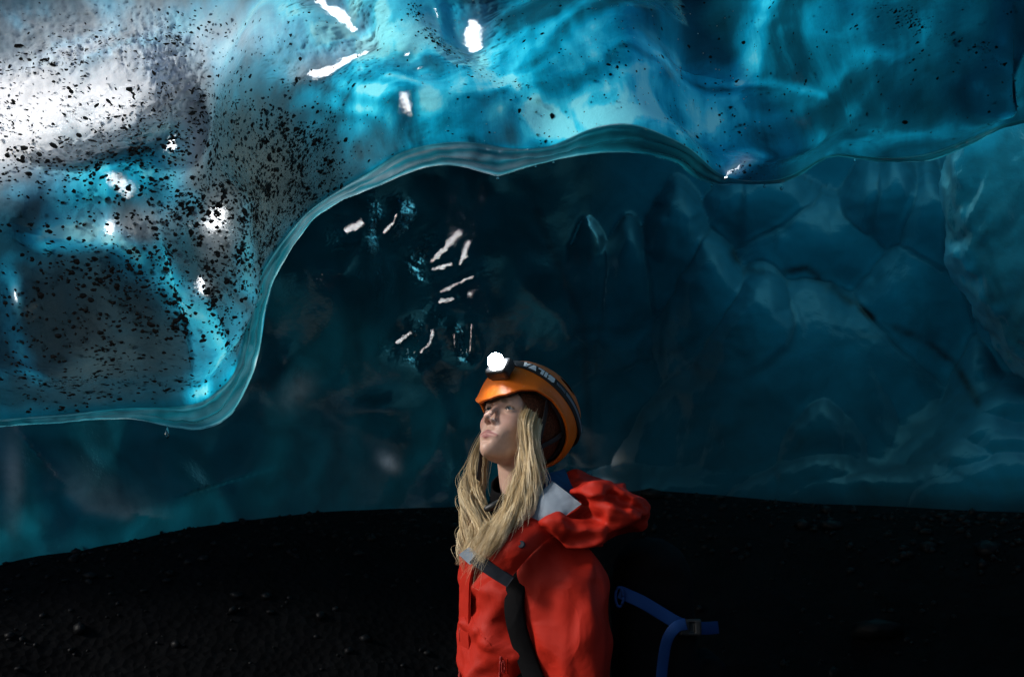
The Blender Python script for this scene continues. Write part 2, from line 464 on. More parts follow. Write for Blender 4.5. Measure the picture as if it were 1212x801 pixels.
clar = (0.12 + 0.12 * sm(420, 250, U) + 0.07 * sm(850, 1000, U) + 0.60 * gs(600, 110, 200, 105, 10) + 0.28 * gs(480, 130, 120, 60, 20) + 0.42 * gs(780, 110, 90, 80, 20) + 0.40 * gs(850, 165, 45, 50) + 0.10 * gs(940, 40, 60, 90)
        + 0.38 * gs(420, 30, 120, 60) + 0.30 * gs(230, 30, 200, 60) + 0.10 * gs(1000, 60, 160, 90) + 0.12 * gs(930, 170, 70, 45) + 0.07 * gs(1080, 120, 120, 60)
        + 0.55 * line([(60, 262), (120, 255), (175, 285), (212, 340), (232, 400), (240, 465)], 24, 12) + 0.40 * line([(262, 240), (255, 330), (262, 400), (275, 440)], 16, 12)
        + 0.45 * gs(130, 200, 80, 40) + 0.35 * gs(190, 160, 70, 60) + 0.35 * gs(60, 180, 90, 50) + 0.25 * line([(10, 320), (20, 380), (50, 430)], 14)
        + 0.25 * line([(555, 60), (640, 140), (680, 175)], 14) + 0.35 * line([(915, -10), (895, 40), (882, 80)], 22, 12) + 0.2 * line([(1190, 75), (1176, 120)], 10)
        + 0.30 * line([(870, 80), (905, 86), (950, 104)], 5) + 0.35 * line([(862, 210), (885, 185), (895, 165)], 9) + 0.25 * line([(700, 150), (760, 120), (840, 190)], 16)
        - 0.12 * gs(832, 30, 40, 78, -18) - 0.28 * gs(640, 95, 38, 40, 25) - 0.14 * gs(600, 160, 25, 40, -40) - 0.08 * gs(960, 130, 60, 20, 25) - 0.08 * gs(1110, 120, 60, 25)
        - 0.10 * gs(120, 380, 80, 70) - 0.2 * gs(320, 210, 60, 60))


def whorl(cu, cv, ax_, ay_, ang, period, amp):
    """annual layers of the ice cut open by a scallop: wandering concentric bands"""
    a = math.radians(ang); du, dv = U - cu, Vv - cv
    x = (du * math.cos(a) + dv * math.sin(a)) / ax_; y = (-du * math.sin(a) + dv * math.cos(a)) / ay_
    r = np.sqrt(x * x + y * y)
    wob = 2.6 * fbm(np.stack([U * .014, Vv * .014, 0 * U + cu], -1), 3, 66)
    return amp * np.sin(2 * math.pi * (r / period + wob)) * np.exp(-(r / 1.5) ** 4) * sm(0.05, 0.3, r)


lay = fbm(np.stack([U * .0042 + .15 * fbm(np.stack([U * .012, Vv * .012, 0 * U], -1), 3, 62), Vv * .0062, 0 * U + 3.3], -1), 3, 63)
layers = np.sin(lay * 42) * (0.35 + 0.65 * sm(-0.2, 0.3, fbm(np.stack([U * .008, Vv * .008, 0 * U + 9.1], -1), 2, 64)))
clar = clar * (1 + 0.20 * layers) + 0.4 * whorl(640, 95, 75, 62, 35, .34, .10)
RC = np.interp(lu, [0, 150, 230, 290, 320, 420, 520, 640, 720, 790, 850, 900, 1000, 1200], [.42, .5, .6, .55, .55, .62, .65, .55, .34, .3, .5, .5, .35, .3])[None] + 0 * TT  # rim tone; the downturned band is painted darker, as if shaded
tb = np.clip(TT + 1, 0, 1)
RC = RC * (0.42 + 1.1 * np.exp(-(tb / 0.10) ** 2) + 0.55 * np.exp(-((tb - 0.9) / 0.12) ** 2) + 0.3 * np.exp(-((tb - 0.5) / 0.08) ** 2))  # bright lines along the rim: highlights painted in as clarity
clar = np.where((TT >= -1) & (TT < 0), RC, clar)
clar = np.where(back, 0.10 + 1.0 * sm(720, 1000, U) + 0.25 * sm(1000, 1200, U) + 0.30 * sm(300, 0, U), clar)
frost_glare = (1.25 * gs(60, 112, 135, 42, -8) + 1.0 * gs(10, 150, 55, 50) + 0.5 * gs(170, 30, 190, 45) + 0.45 * gs(140, 255, 50, 14) + 0.5 * gs(215, 160, 22, 50) + 0.3 * line([(345, 82), (425, 48)], 12)  # white bubbly ice, plus glare off the wet ice painted in as white
         + 0.25 * gs(395, 8, 34, 14, 35) + 0.2 * gs(562, 22, 15, 26, 10) + 0.6 * gs(245, 255, 12, 35, 10) + 0.5 * line([(856, 213), (872, 197), (882, 175)], 7)  + 0.5 * gs(222, 325, 9, 10) + 0.4 * gs(20, 342, 4, 8))
dirt = 0.80 * gs(290, 190, 85, 100, 30) + 0.5 * gs(280, 330, 50, 90) + 0.70 * gs(110, 380, 130, 95) + 0.5 * gs(460, 60, 60, 14, 15) + 0.35 * gs(200, 10, 220, 30) + 0.4 * gs(440, 180, 40, 25, -30) + 0.35 * gs(600, 165, 40, 18, 50) + 0.25 * gs(230, 110, 80, 30)
dens = (1.0 * gs(70, 125, 140, 50, -8) + 0.9 * gs(180, 215, 130, 75, 10) + 3.2 * gs(325, 195, 58, 58, 40) + 2.8 * gs(262, 270, 58, 60) + 1.2 * gs(215, 130, 70, 40) + 1.7 * line([(380, 190), (350, 270), (310, 340), (295, 400)], 26) + 1.1 * gs(190, 330, 70, 60)
        + 0.55 * gs(90, 380, 110, 90) + 0.7 * gs(60, 450, 70, 22) + 0.5 * gs(220, 445, 30, 30) + 0.35 * gs(170, 35, 180, 25) + 0.9 * line([(10, 75), (110, 45), (200, 40)], 12)
        + 0.10 * gs(440, 120, 120, 90) + 2.4 * line([(490, 10), (530, 55)], 7) + 0.5 * line([(530, 55), (610, 120), (640, 160)], 10) + 0.14 * gs(740, 80, 150, 80) + 0.5 * gs(850, 160, 50, 40)
        + 1.6 * line([(1045, 5), (1110, 45), (1170, 60)], 11) + 0.10 * gs(1000, 80, 200, 90) + 0.5 * gs(880, 205, 30, 16) + 0.35 * line([(1180, 70), (1170, 140)], 6) + 0.03)
edge = sm(0.0, 0.02, TT)
rfz = 0.14 * np.interp(lu, [330, 420, 560, 640, 700], [.2, 1, 1, .4, 0])[None] * (0.5 + 0.5 * np.sin(tb * 17 + 2.5 * np.sin(sfrac * 50)[None])) * (TT >= -1)  # pale highlight streaks painted along the rim
frost_glare = np.where(TT < 0, rfz, frost_glare * edge); dirt = np.where(TT < 0, 0, dirt * edge)
nr, ns = X.shape[:2]
MAT_SEAM = NK + NB - 2
FS = sfrac[None] * 9.0 + 0 * TT
cave_ceiling = mesh_np("cave_ceiling", X.reshape(-1, 3), gridfaces(nr, ns), M_CEIL, attrs={"clarity": np.clip(clar, 0.02, 1.3), "frost_glare": np.clip(frost_glare, 0, 1), "dirt": np.clip(dirt, 0, 1), "flow_s": FS, "flow_t": TT, "dry": 0 * TT, "slick": cslick, "dust": np.clip(dens * 0.45, 0, 1) * (TT > 0.003)})
tag(cave_ceiling, "blue glacier ice ceiling with a clear hanging rim and black grit", kind="structure")
cave_ceiling.data.materials.append(M_CLEAR)
mi = np.zeros((nr - 1, ns - 1), np.int32); mi[NK - 1:MAT_SEAM, :] = 1
cave_ceiling.data.polygons.foreach_set("material_index", mi.ravel())
CX, CN, CU, CV, CT = X, gridnormals(X), U, Vv, TT
if (CN * camdir).sum(-1)[NK + NB + 10].mean() < 0: CN = -CN

# ------------------------------------------------------------------ grit frozen into the ceiling
M_GRIT = principled("black_grit", (0.012, 0.011, 0.010), 0.8, scale=60, var=0.5, bump=0.5)
rng = np.random.default_rng(4)
ok = (TT > 0.005) & (U > -120) & (U < 1330) & (Vv > -90)
pa = np.abs(np.gradient(U, axis=1) * np.gradient(Vv, axis=0) - np.gradient(U, axis=0) * np.gradient(Vv, axis=1))
clump = sm(0.35, 0.75, 0.5 + 0.9 * fbm(CX * 7.0, 3, 91)) * 1.2 + 1.2 * sm(0.4, 0.7, 0.5 + 0.9 * fbm(CX * 22.0, 2, 95)) + 0.12
wgt = (np.clip(dens, 0, 4) * pa * ok * clump).ravel(); wgt /= wgt.sum()
NG = 11000
idx = rng.choice(len(wgt), NG, p=wgt)
gp = CX.reshape(-1, 3)[idx]; gn = CN.reshape(-1, 3)[idx]; gd = pix(gp)[2]; gu = U.ravel()[idx]; gv = Vv.ravel()[idx]
gp = gp + rng.normal(0, 0.004, gp.shape)
spx = np.exp(rng.normal(0.26, 0.43, NG)) * np.interp(gu, [0, 300, 450, 1212], [1.45, 1.40, 0.95, 0.95])     # half length, px
size = spx * gd / FPX
order = np.argsort(-spx)
base_v = np.array([(math.cos(a), math.sin(a), 0) for a in np.linspace(0, 2 * math.pi, 7, endpoint=False)] + [(0, 0, 0.55), (0, 0, -0.55)])
base_f = [(i, (i + 1) % 7, 7) for i in range(7)] + [((i + 1) % 7, i, 8) for i in range(7)]


def grit_verts(i):
    n = gn[i]; a = np.cross(n, (0, 0, 1.0)); a /= np.linalg.norm(a) + 1e-9; b = np.cross(n, a)
    th = rng.normal(0, 0.5) if gu[i] < 420 else rng.normal(0.9, 0.6)
    a, b = a * math.cos(th) + b * math.sin(th), -a * math.sin(th) + b * math.cos(th)
    asp = rng.uniform(0.5, 1.0) if gv[i] > 150 or gu[i] > 300 else rng.uniform(0.28, 0.65)
    r = rng.uniform(0.6, 1.15, 7)
    q = base_v.copy(); q[:7, :2] *= r[:, None]; q[:, 1] *= asp; q[:, 2] *= asp
    return (q[:, :1] * a + q[:, 1:2] * b + q[:, 2:] * n * 0.8) * size[i]


vs, fs = [], []
for j, i in enumerate(order):
    q = grit_verts(i)
    if j < 120:
        mesh_np("grit_grain", q, base_f, M_GRIT, parent=cave_ceiling, smooth=False, loc=gp[i])
    else:
        o0 = len(vs) * 9
        vs.append(q + gp[i]); fs += [(a + o0, b + o0, c + o0) for a, b, c in base_f]
g = mesh_np("fine_grit", np.concatenate(vs), np.array(fs), M_GRIT, parent=cave_ceiling, smooth=False)
tag(g, kind="stuff")

# ------------------------------------------------------------------ meltwater drops on the rim and pinhead drops on the ceiling
k = N("meltwater")
M_WATER = k.done(k.n("BsdfGlass", {"Color": (0.9, 0.98, 1.0), "Roughness": 0.0, "IOR": 1.33}))


def drop(u, v, d, r, stretch):
    n, m = 14, 12
    th = np.linspace(0, math.pi, n)[:, None]; ph = np.linspace(0, 2 * math.pi, m, endpoint=False)[None]
    rr = np.sin(th) * (1 - 0.75 * sm(0, 1, (np.cos(th) + 1) / 2) ** 1.5)
    p = np.stack([rr * np.cos(ph), rr * np.sin(ph), np.cos(th) * stretch + 0 * ph], -1) * r
    return mesh_np("water_drop", p.reshape(-1, 3), gridfaces(n, m, True), M_WATER, parent=cave_ceiling, loc=P(u, v, d))


for u, v, r, s in ((198, 511, .009, 2.4), (925, 221, .0085, 1.6), (589, 211, .008, 1.2), (655, 192, .006, 1.1), (634, 197, .006, 1.1), (905, 220, .007, 1.1), (1012, 190, .006, 1.2), (843, 219, .008, 1.0)):
    drop(u, v, float(np.interp(u, LIP[:, 0], LIP[:, 2])) + 0.02, r, s)
wd = (ok & (U > 330) & (U < 900) & (TT < 0.6)).ravel().astype(float) * pa.ravel(); wd /= wd.sum()
di = rng.choice(len(wd), 260, p=wd)
sv = np.array([(0, 0, 1), (1, 0, 0), (0, 1, 0), (-1, 0, 0), (0, -1, 0), (.7, .7, .5), (-.7, .7, .5), (-.7, -.7, .5), (.7, -.7, .5)], float)
sv /= np.linalg.norm(sv, axis=1, keepdims=True)
sf = [(0, 5, 6), (0, 6, 7), (0, 7, 8), (0, 8, 5), (5, 1, 2), (6, 2, 3), (7, 3, 4), (8, 4, 1), (5, 2, 6), (6, 3, 7), (7, 4, 8), (8, 1, 5)]
vs, fs = [], []
for j, i in enumerate(di):
    r = rng.uniform(0.5, 1.1) * float(pix(CX.reshape(-1, 3)[i])[2]) / FPX
    n = CN.reshape(-1, 3)[i]; a = np.cross(n, (0, 0, 1.0)); a /= np.linalg.norm(a); b = np.cross(n, a)
    vs.append(CX.reshape(-1, 3)[i] + (sv[:, :1] * a + sv[:, 1:2] * b + sv[:, 2:] * n) * r); fs += [tuple(x + j * 9 for x in f) for f in sf]
k = N("frosty_bead")
M_BEAD = k.done(k.n("BsdfPrincipled", {"Base Color": (0.85, 0.9, 0.92), "Roughness": 0.1, "Subsurface Weight": 0.0}))
tag(mesh_np("fine_beads", np.concatenate(vs), np.array(fs), M_BEAD, parent=cave_ceiling), kind="stuff")

# ------------------------------------------------------------------ back wall of the cave
bu = np.concatenate([np.linspace(-430, -330, 12)[:-1], np.linspace(-330, 380, 240)[:-1], np.linspace(380, 600, 200)[:-1], np.linspace(600, 1300, 360)[:-1], np.linspace(1300, 2300, 100)])
bv = np.concatenate([np.linspace(700, 430, 110)[:-1], np.linspace(430, 225, 190)[:-1], np.linspace(225, -330, 120)])
BU, BV = np.meshgrid(bu, bv, indexing='ij')
BASE_U, BASE_D = [-900, -400, 0, 300, 550, 800, 1000, 1212, 1500, 2300], [2.2, 3.7, 4.4, 5.1, 5.7, 6.1, 6.1, 5.7, 4.5, 2.6]
base = np.interp(BU, BASE_U, BASE_D)
base = base - 0.25 * sm(450, 650, BV) * sm(700, 300, BU)
U, Vv = BU, BV
W0 = P(BU, BV, base)
# the lobed right-hand part: mounds of melted ice, the nearest one wins
wu = BU + 15 * fbm(W0 * 1.7, 3, 301) + 5 * fbm(W0 * 9, 2, 305); wv = BV + 14 * fbm(W0 * 1.7, 3, 302) + 5 * fbm(W0 * 9, 2, 306)
LOBES = [  # u of the axis, v of the crown, half width, height of the rounded shoulder, stand-out (m), lean
 (802, 218, 40, 62, .46, .05), (742, 255, 34, 60, .34, .03), (696, 249, 26, 60, .26, .03), (842, 276, 50, 80, .66, .06), (979, 230, 105, 70, .50, -.05), (1078, 262, 100, 110, .68, 0),
 (962, 317, 185, 165, .98, 0), (903, 322, 70, 90, .93, 0), (915, 395, 95, 150, 1.00, .05), (1010, 412, 60, 120, 1.005, .03), (976, 472, 44, 52, 1.24, .0),
 (1100, 200, 44, 62, .66, .12), (1060, 185, 40, 50, .58, 0), (1030, 196, 34, 44, .52, .05), (1160, 150, 34, 90, .80, .05), (1205, 130, 34, 120, .95, 0), (1128, 205, 26, 60, .74, .15), (915, 195, 70, 50, .36, 0), (870, 200, 40, 50, .30, 0),
 (1160, 400, 60, 120, .98, 0),
 (985, 541, 90, 26, 1.36, 0), (1080, 548, 120, 30, 1.44, 0), (1193, 455, 62, 34, 1.22, 0), (1165, 490, 66, 34, 1.34, 0), (1215, 500, 70, 34, 1.36, 0), (1132, 518, 60, 34, 1.42, 0), (1200, 535, 100, 36, 1.52, 0), (1330, 330, 110, 150, 1.1, 0)]
hs = []
for cu, cv, ru, sh_, hh, sk in LOBES:
    y = (wv - cv) / sh_
    x = (wu - cu - sk * (wv - cv)) / (ru * (0.55 + 0.75 * sm(-0.2, 1.6, y) + 0.22 * np.clip(y - 1.2, 0, 4)))
    yt = np.clip(1 - y, 0, 6)
    r = np.sqrt(x * x + yt * yt)
    av = 0.30 + 0.28 * min(ru, sh_) / 80
    hs.append(hh - av * (1 - np.sqrt(np.clip(1 - np.minimum(r, 0.985) ** 2, 0, 1))) - (0.85 - 0.6 * sm(390, 520, BV)) * np.clip(r - 0.985, 0, 6) - 0.075 * np.clip(y - 0.6, 0, 2.0) ** 2 * sm(560, 460, BV))
hs = np.sort(np.stack(hs, 0), 0)
floor_h = -0.05 + 0.10 * fbm(W0 * 1.2, 3, 44)
top, second = np.maximum(hs[-1], floor_h), np.maximum(hs[-2], floor_h)
soft = 0
for kk, wk in ((17.0, sm(520, 380, BV)), (6.0, 1 - sm(520, 380, BV))):
    soft = soft + wk * (np.log(np.exp(kk * hs[-1]) + np.exp(kk * hs[-2]) + np.exp(kk * hs[-3]) + np.exp(kk * floor_h)) / kk - (0 if kk > 10 else 0.12))
lobm = sm(640, 760, BU)
crease = np.exp(-((top - second) / 0.03) ** 2)
crease[hs[-1] < floor_h] = 0
crease = crease * sm(520, 400, BV)
sc2 = worley(W0 * np.array((1.1, 1.1, 0.8)), 31, 9.0)
smooth_rel = (0.24 * (0.5 - sc2) + 0.12 * fbm(W0 * 0.9, 3, 71)) * sm(720, 560, BV) + 0.04 * fbm(W0 * 2.5, 2, 72)
D = smooth_rel * (1 - lobm) + soft * lobm + 0.010 * fbm(W0 * 5, 3, 81) + lobm * 0.03 * fbm(W0 * 3.5, 3, 84) - 0.016 * crease * lobm
# hollows and shoulders of the wet wall behind the lamp
scm = worley(W0 * np.array((2.3, 2.3, 1.7)) + fbm(W0 * 1.5, 2, 37)[..., None] * .7, 38, 12.0)
D = D + 0.13 * (0.45 - scm) * (1 - lobm) + 0.10 * gs(425, 245, 60, 50) - 0.08 * gs(530, 300, 60, 70)
D = D + 0.10 * line([(80, 575), (100, 597), (140, 607), (200, 590)], 30, 70) + 0.06 * gs(15, 560, 26, 60)
Wn = gridnormals(W0)
if (Wn * (np.array((0, 0, CAM_Z)) - W0)).sum(-1).mean() < 0: Wn = -Wn
W = P(BU, BV, base - D)
W, wslick = wet_facets(W, [([(512, 309), (528, 292), (543, 276)], 5, .8), ([(513, 319), (536, 312)], 3.5, .8), ([(545, 312), (554, 288)], 3.5, .8), ([(522, 345), (560, 327)], 3, .8), ([(521, 357), (536, 354)], 3.5, .8), ([(557, 348)], 4, .8),
                           ([(404, 283), (422, 283)], 3, .8), ([(410, 273), (428, 264)], 5, 1.5), ([(455, 274), (464, 266), (470, 253)], 3, .8), ([(470, 405), (486, 394)], 3.2, .8), ([(497, 418), (509, 405), (512, 391)], 3, .8), ([(538, 396), (538, 411)], 2, .8), ([(558, 384), (556, 417)], 2, .8)])
wclar = (0.10 + 0.24 * sm(400, -50, BU) * sm(400, 560, BV) + 0.15 * sm(850, 1150, BU)) * (1 - 0.8 * sm(560, 610, BV) * sm(500, 700, BU))  # clarity also cut near the floor: painted light falloff
seam = line([(868, 300), (880, 319), (930, 322), (955, 317), (985, 342), (1040, 380), (1095, 402), (1130, 430), (1158, 478)], 5) * sm(-0.25, 0.25, fbm(W0 * 7, 3, 95) + 0.1)
wdirt = np.clip(0.4 * line([(636, 250), (655, 300), (690, 380), (700, 560)], 5) + 0.28 * crease * lobm + 0.9 * seam, 0, 1)
wpale = 0.06 * line([(85, 580), (105, 598), (150, 606)], 8, 30) + 0.15 * gs(15, 560, 10, 40) + 0.03 * gs(350, 465, 22, 16, -40) + 0.25 * gs(458, 545, 12, 8, 40)  # pale streaks and small patches on the wall
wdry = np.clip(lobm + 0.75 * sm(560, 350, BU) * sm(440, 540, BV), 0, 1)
WS = BU / 100.0; WT = BV / 100.0
cave_wall = mesh_np("cave_wall", W.reshape(-1, 3), gridfaces(*W.shape[:2]), M_WALL, attrs={"clarity": wclar, "frost_glare": wpale, "dirt": wdirt, "flow_s": WS, "flow_t": WT, "dry": wdry, "milk_shade": wdry * (1 - 0.75 * sm(330, 540, BV) * sm(1190, 1080, BU)) * (1 - 0.9 * sm(570, 612, BV) * sm(500, 700, BU)) * (0.35 + 0.65 * sm(680, 900, BU) + 0.3 * sm(500, 200, BU)), "slick": wslick})  # milkiness fades low down: falling-off light put into the colour
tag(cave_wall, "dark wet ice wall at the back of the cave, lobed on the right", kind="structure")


def lobe(name, cu, cv, ru, rv, d, thick, peak=0.0, skew=0.0, clarity=0.3, seed=0, sharp=2.2, parent=None, mat=None):
    n, m = 110, 150
    th = np.linspace(0, math.pi, n)[:, None]; ph = np.linspace(0, 2 * math.pi, m, endpoint=False)[None]
    x = np.sin(th) * np.cos(ph); z = np.cos(th) + 0 * ph; y = np.sin(th) * np.sin(ph)
    q = (np.abs(x) ** sharp + np.abs(y) ** sharp + np.abs(z) ** sharp) ** (1 / sharp)
    x, y, z = x / q, y / q, z / q
    s = d / FPX
    x = x * (1 - peak * np.clip(-z, 0, 1)) + skew * z
    p = np.stack([x * ru * s, y * thick, z * rv * s], -1)
    nn = p / (np.linalg.norm(p, axis=-1, keepdims=True) + 1e-9)
    w0 = P(cu, cv, d)
    q3 = p + w0
    qd = q3 @ np.array([[.8, 0, .6], [0, 1, 0], [-.6, 0, .8]])
    w4 = worley(qd * np.array((4.5, 4, 1.9)) + fbm(q3 * 2, 3, 3)[..., None] * 1.2, seed + 3, 30)
    rid = 1 - np.abs(fbm(qd * np.array((6.0, 4, 2.0)), 4, seed + 5)) * 3
    p = p + nn * (0.07 * fbm(q3 * np.array((3.0, 3.0, 1.8)), 4, seed)[..., None] + 0.10 * (0.35 - w4)[..., None] + 0.05 * np.clip(rid, -1, 1)[..., None] + 0.005 * fbm(q3 * 14, 3, seed + 9)[..., None])
    o = np.ones(p.shape[:2])
    return mesh_np(name, p.reshape(-1, 3), gridfaces(n, m, True), mat or M_LOBE, attrs={"clarity": o * clarity, "frost_glare": 0.10 * sm(.3, .1, w4), "dirt": 0.5 * sm(.42, .6, w4), "flow_s": q3[..., 0], "flow_t": q3[..., 2], "dry": o * .62, "milk_shade": o * .9}, loc=w0, parent=parent)


bt = lobe("ice_buttress", 1212, 280, 78, 165, 4.70, .20, .50, -.12, clarity=.75, seed=301, sharp=3.0)
tag(bt, "pale blue fluted ice buttress standing out from the right end of the cave wall", "ice buttress")

# ------------------------------------------------------------------ ground: black volcanic gravel
gx = np.concatenate([-np.geomspace(900, 6.2, 26), np.linspace(-6, 6, 200), np.geomspace(6.2, 900, 26)])
gy = np.concatenate([-np.geomspace(900, 3.2, 24), np.linspace(-3, 9, 200), np.geomspace(9.3, 900, 26)])
GX, GY = np.meshgrid(gx, gy, indexing='ij')
EDGE_U = np.array([-900, -400, 0, 150, 380, 560, 760, 960, 1212, 1700, 2300.])
EDGE_V = np.array([760, 710, 655, 632, 603, 597, 583, 600, 612, 640, 680.])
EDGE_D = np.interp(EDGE_U, BASE_U, BASE_D) - np.interp(EDGE_U, [600, 760, 1000, 1300], [0.05, 1.2, 1.75, 1.8])
EDGE = P(EDGE_U, EDGE_V, EDGE_D)


def ground_z(x, y):
    x = np.asarray(x, float); y = np.asarray(y, float)
    p = np.stack([x, y, 0 * x], -1)
    uu = 606 + FPX * x / np.maximum(y, 0.3) / 1.01
    ez = np.interp(uu, EDGE_U, EDGE[:, 2]); ey = np.interp(uu, EDGE_U, EDGE[:, 1])
    r = y / ey
    inside = sm(0.1, 0.6, y)
    z = ez * sm(0.52, 1.0, r) * (1 + 0.10 * np.clip(r - 1, 0, 1)) * sm(11, 9, y) * inside
    rough = sm(40, 6, np.hypot(x, y))
    amp = sm(2.7, 3.6, y) * sm(1.0, 0.9, r)
    return z + rough * amp * (0.09 * fbm(p * 1.1, 3, 7) + 0.05 * fbm(p * 4, 3, 8)) + rough * 0.02 * fbm(p * 3, 3, 9) * sm(1.0, .9, r)


k = N("black_gravel")
tc = k.n("TexCoord")
n1 = k.n("TexNoise", {"Vector": tc.outputs["Object"], "Scale": 9.0, "Detail": 8.0, "Roughness": 0.7})
v1_ = k.n("TexVoronoi", {"Vector": tc.outputs["Object"], "Scale": 28.0})
cc = k.ramp(n1.outputs[0], [(0.3, (0.0010, 0.0010, 0.0013)), (0.75, (0.0042, 0.0045, 0.0052))])
hb = k.math('ADD', n1.outputs[0], v1_.outputs["Distance"])
bp = k.n("Bump", {"Height": hb, "Strength": 0.5, "Distance": 0.02})
M_GROUND = k.done(k.n("BsdfPrincipled", {"Base Color": cc, "Roughness": 0.85, "Normal": bp, "Specular IOR Level": 0.05}))
ground = mesh_np("ground", np.stack([GX, GY, ground_z(GX, GY)], -1).reshape(-1, 3), gridfaces(*GX.shape), M_GROUND)
tag(ground, "black volcanic gravel floor rising to the ice wall", kind="structure")

# loose stones on the floor and along the foot of the ice
k = N("wet_basalt")
tc = k.n("TexCoord")
n1 = k.n("TexNoise", {"Vector": tc.outputs["Object"], "Scale": 30.0, "Detail": 5.0})
cc = k.ramp(n1.outputs[0], [(0.3, (0.0015, 0.0015, 0.002)), (0.75, (0.006, 0.0065, 0.0075))])
bp = k.n("Bump", {"Height": n1.outputs[0], "Strength": 0.6, "Distance": 0.01})
M_STONE = k.done(k.n("BsdfPrincipled", {"Base Color": cc, "Roughness": 0.5, "Normal": bp, "Specular IOR Level": 0.12}))
rng = np.random.default_rng(21)
HEADX, HEADY = P(618, 503, 2.5)[:2]
ico = bmesh.new(); bmesh.ops.create_icosphere(ico, subdivisions=1, radius=1.0)
iv = np.array([v.co[:] for v in ico.verts]); ifc = np.array([[v.index for v in f.verts] for f in ico.faces]); ico.free()
vs, fs = [], []
for j in range(3200):
    if j < 900:
        u_ = rng.uniform(-250, 1450); r_ = rng.uniform(0.88, 1.0)
        size = np.exp(rng.normal(-4.6, 0.5))
    else:
        u_ = rng.uniform(-350, 1550); r_ = rng.uniform(0.42, 0.98)
        size = np.exp(rng.normal(-4.8, 0.55))
    ey = float(np.interp(u_, EDGE_U, EDGE[:, 1])); y_ = ey * r_; x_ = (u_ - 606) / FPX * y_ * 1.01
    if abs(x_ - HEADX) < 0.45 and abs(y_ - HEADY) < 0.45: continue
    z_ = float(ground_z(x_, y_))
    q = iv * (1 + 0.8 * fbm(iv * 1.3 + j * 3.1, 2, 5)[:, None]) * size * rng.uniform(0.6, 1.3, 3)
    a = rng.uniform(0, 6.28); q = q @ np.array([[math.cos(a), -math.sin(a), 0], [math.sin(a), math.cos(a), 0], [0, 0, .8]])
    fs.append(ifc + len(vs) * len(iv)); vs.append(q + (x_, y_, z_ + size * 0.15))
tag(mesh_np("gravel", np.concatenate(vs), np.concatenate(fs), M_STONE, smooth=False), kind="stuff")

# ------------------------------------------------------------------ signed-distance modelling (body, clothes)
def ell(p, c, r):
    q = (p - np.asarray(c)) / np.asarray(r)
    k0 = np.sqrt((q * q).sum(-1)); k1 = np.sqrt(((q / np.asarray(r)) ** 2).sum(-1)) + 1e-9
    return k0 * (k0 - 1) / k1


def cap(p, a, b, ra, rb=None):
    rb = ra if rb is None else rb
    a = np.asarray(a, float); b = np.asarray(b, float)
    ba = b - a; pa_ = p - a
    t = np.clip((pa_ @ ba) / (ba @ ba), 0, 1)
    return np.sqrt(((pa_ - t[..., None] * ba) ** 2).sum(-1)) - (ra + (rb - ra) * t)


def rbox(p, c, h, r):
    q = np.abs(p - np.asarray(c)) - (np.asarray(h) - r)
    return np.sqrt((np.maximum(q, 0) ** 2).sum(-1)) + np.minimum(q.max(-1), 0) - r


def smin(a, b, k):
    h = np.clip(0.5 + 0.5 * (b - a) / k, 0, 1)
    return b + (a - b) * h - k * h * (1 - h)


def smax(a, b, k):
    return -smin(-a, -b, k)


def nets(f, lo, hi, h):
    """naive surface nets of the zero level of f on a regular grid"""
    lo = np.asarray(lo, float); hi = np.asarray(hi, float)
    n = np.ceil((hi - lo) / h).astype(int) + 1
    ax = [lo[i] + h * np.arange(n[i]) for i in range(3)]
    G = np.stack(np.meshgrid(*ax, indexing='ij'), -1)
    S = f(G)
    ins = S < 0
    m = n - 1
    c = np.zeros(m, int)
    acc = np.zeros((*m, 3)); cnt = np.zeros(m)
    cor = [(i, j, k) for i in (0, 1) for j in (0, 1) for k in (0, 1)]
    sub = lambda A, o: A[o[0]:o[0] + m[0], o[1]:o[1] + m[1], o[2]:o[2] + m[2]]
    for o in cor:
        c += sub(ins, o)
    for o in cor:
        for d in range(3):
            if o[d] == 0:
                o2 = list(o); o2[d] = 1
                a, b = sub(S, o), sub(S, o2)
                x = (a < 0) != (b < 0)
                t = np.where(x, a / np.where(x, a - b, 1), 0)
                for e in range(3):
                    acc[..., e] += np.where(x, o[e] + (t if e == d else 0), 0)
                cnt += x
    act = (c > 0) & (c < 8)
    vid = -np.ones(m, int); vid[act] = np.arange(act.sum())
    ijk = np.argwhere(act)
    V = lo + h * (ijk + acc[act] / cnt[act][:, None])
    F = []
    for d in range(3):
        e1, e2 = (d + 1) % 3, (d + 2) % 3
        sl = [slice(1, m[i]) for i in range(3)]; sl[d] = slice(0, m[d])
        a = ins[tuple(sl)]
        sl2 = list(sl); sl2[d] = slice(1, m[d] + 1)
        b = ins[tuple(sl2)]
        for cond, flip in ((a & ~b, False), (~a & b, True)):
            q = np.argwhere(cond)
            off = np.ones(3, int); off[d] = 0
            q = q + off
            def at(s1, s2):
                r = q.copy(); r[:, e1] -= s1; r[:, e2] -= s2
                return vid[r[:, 0], r[:, 1], r[:, 2]]
            quad = np.stack([at(1, 1), at(0, 1), at(0, 0), at(1, 0)], 1)
            F.append(quad[:, ::-1] if flip else quad)
    F = np.concatenate(F)
    F = F[(F >= 0).all(1)]
    return V, F


# ------------------------------------------------------------------ head frame
YAW, HP = math.radians(39), math.radians(27)
FWD = np.array((-math.sin(YAW) * math.cos(HP), -math.cos(YAW) * math.cos(HP), math.sin(HP)))
LEFT = np.array((math.cos(YAW), -math.sin(YAW), 0.0))          # her left, towards the viewer
UPV = np.cross(FWD, LEFT)
if UPV[2] < 0: UPV = -UPV
HEAD = P(612, 505, 2.50)
HR = np.stack([FWD, LEFT, UPV], 0)


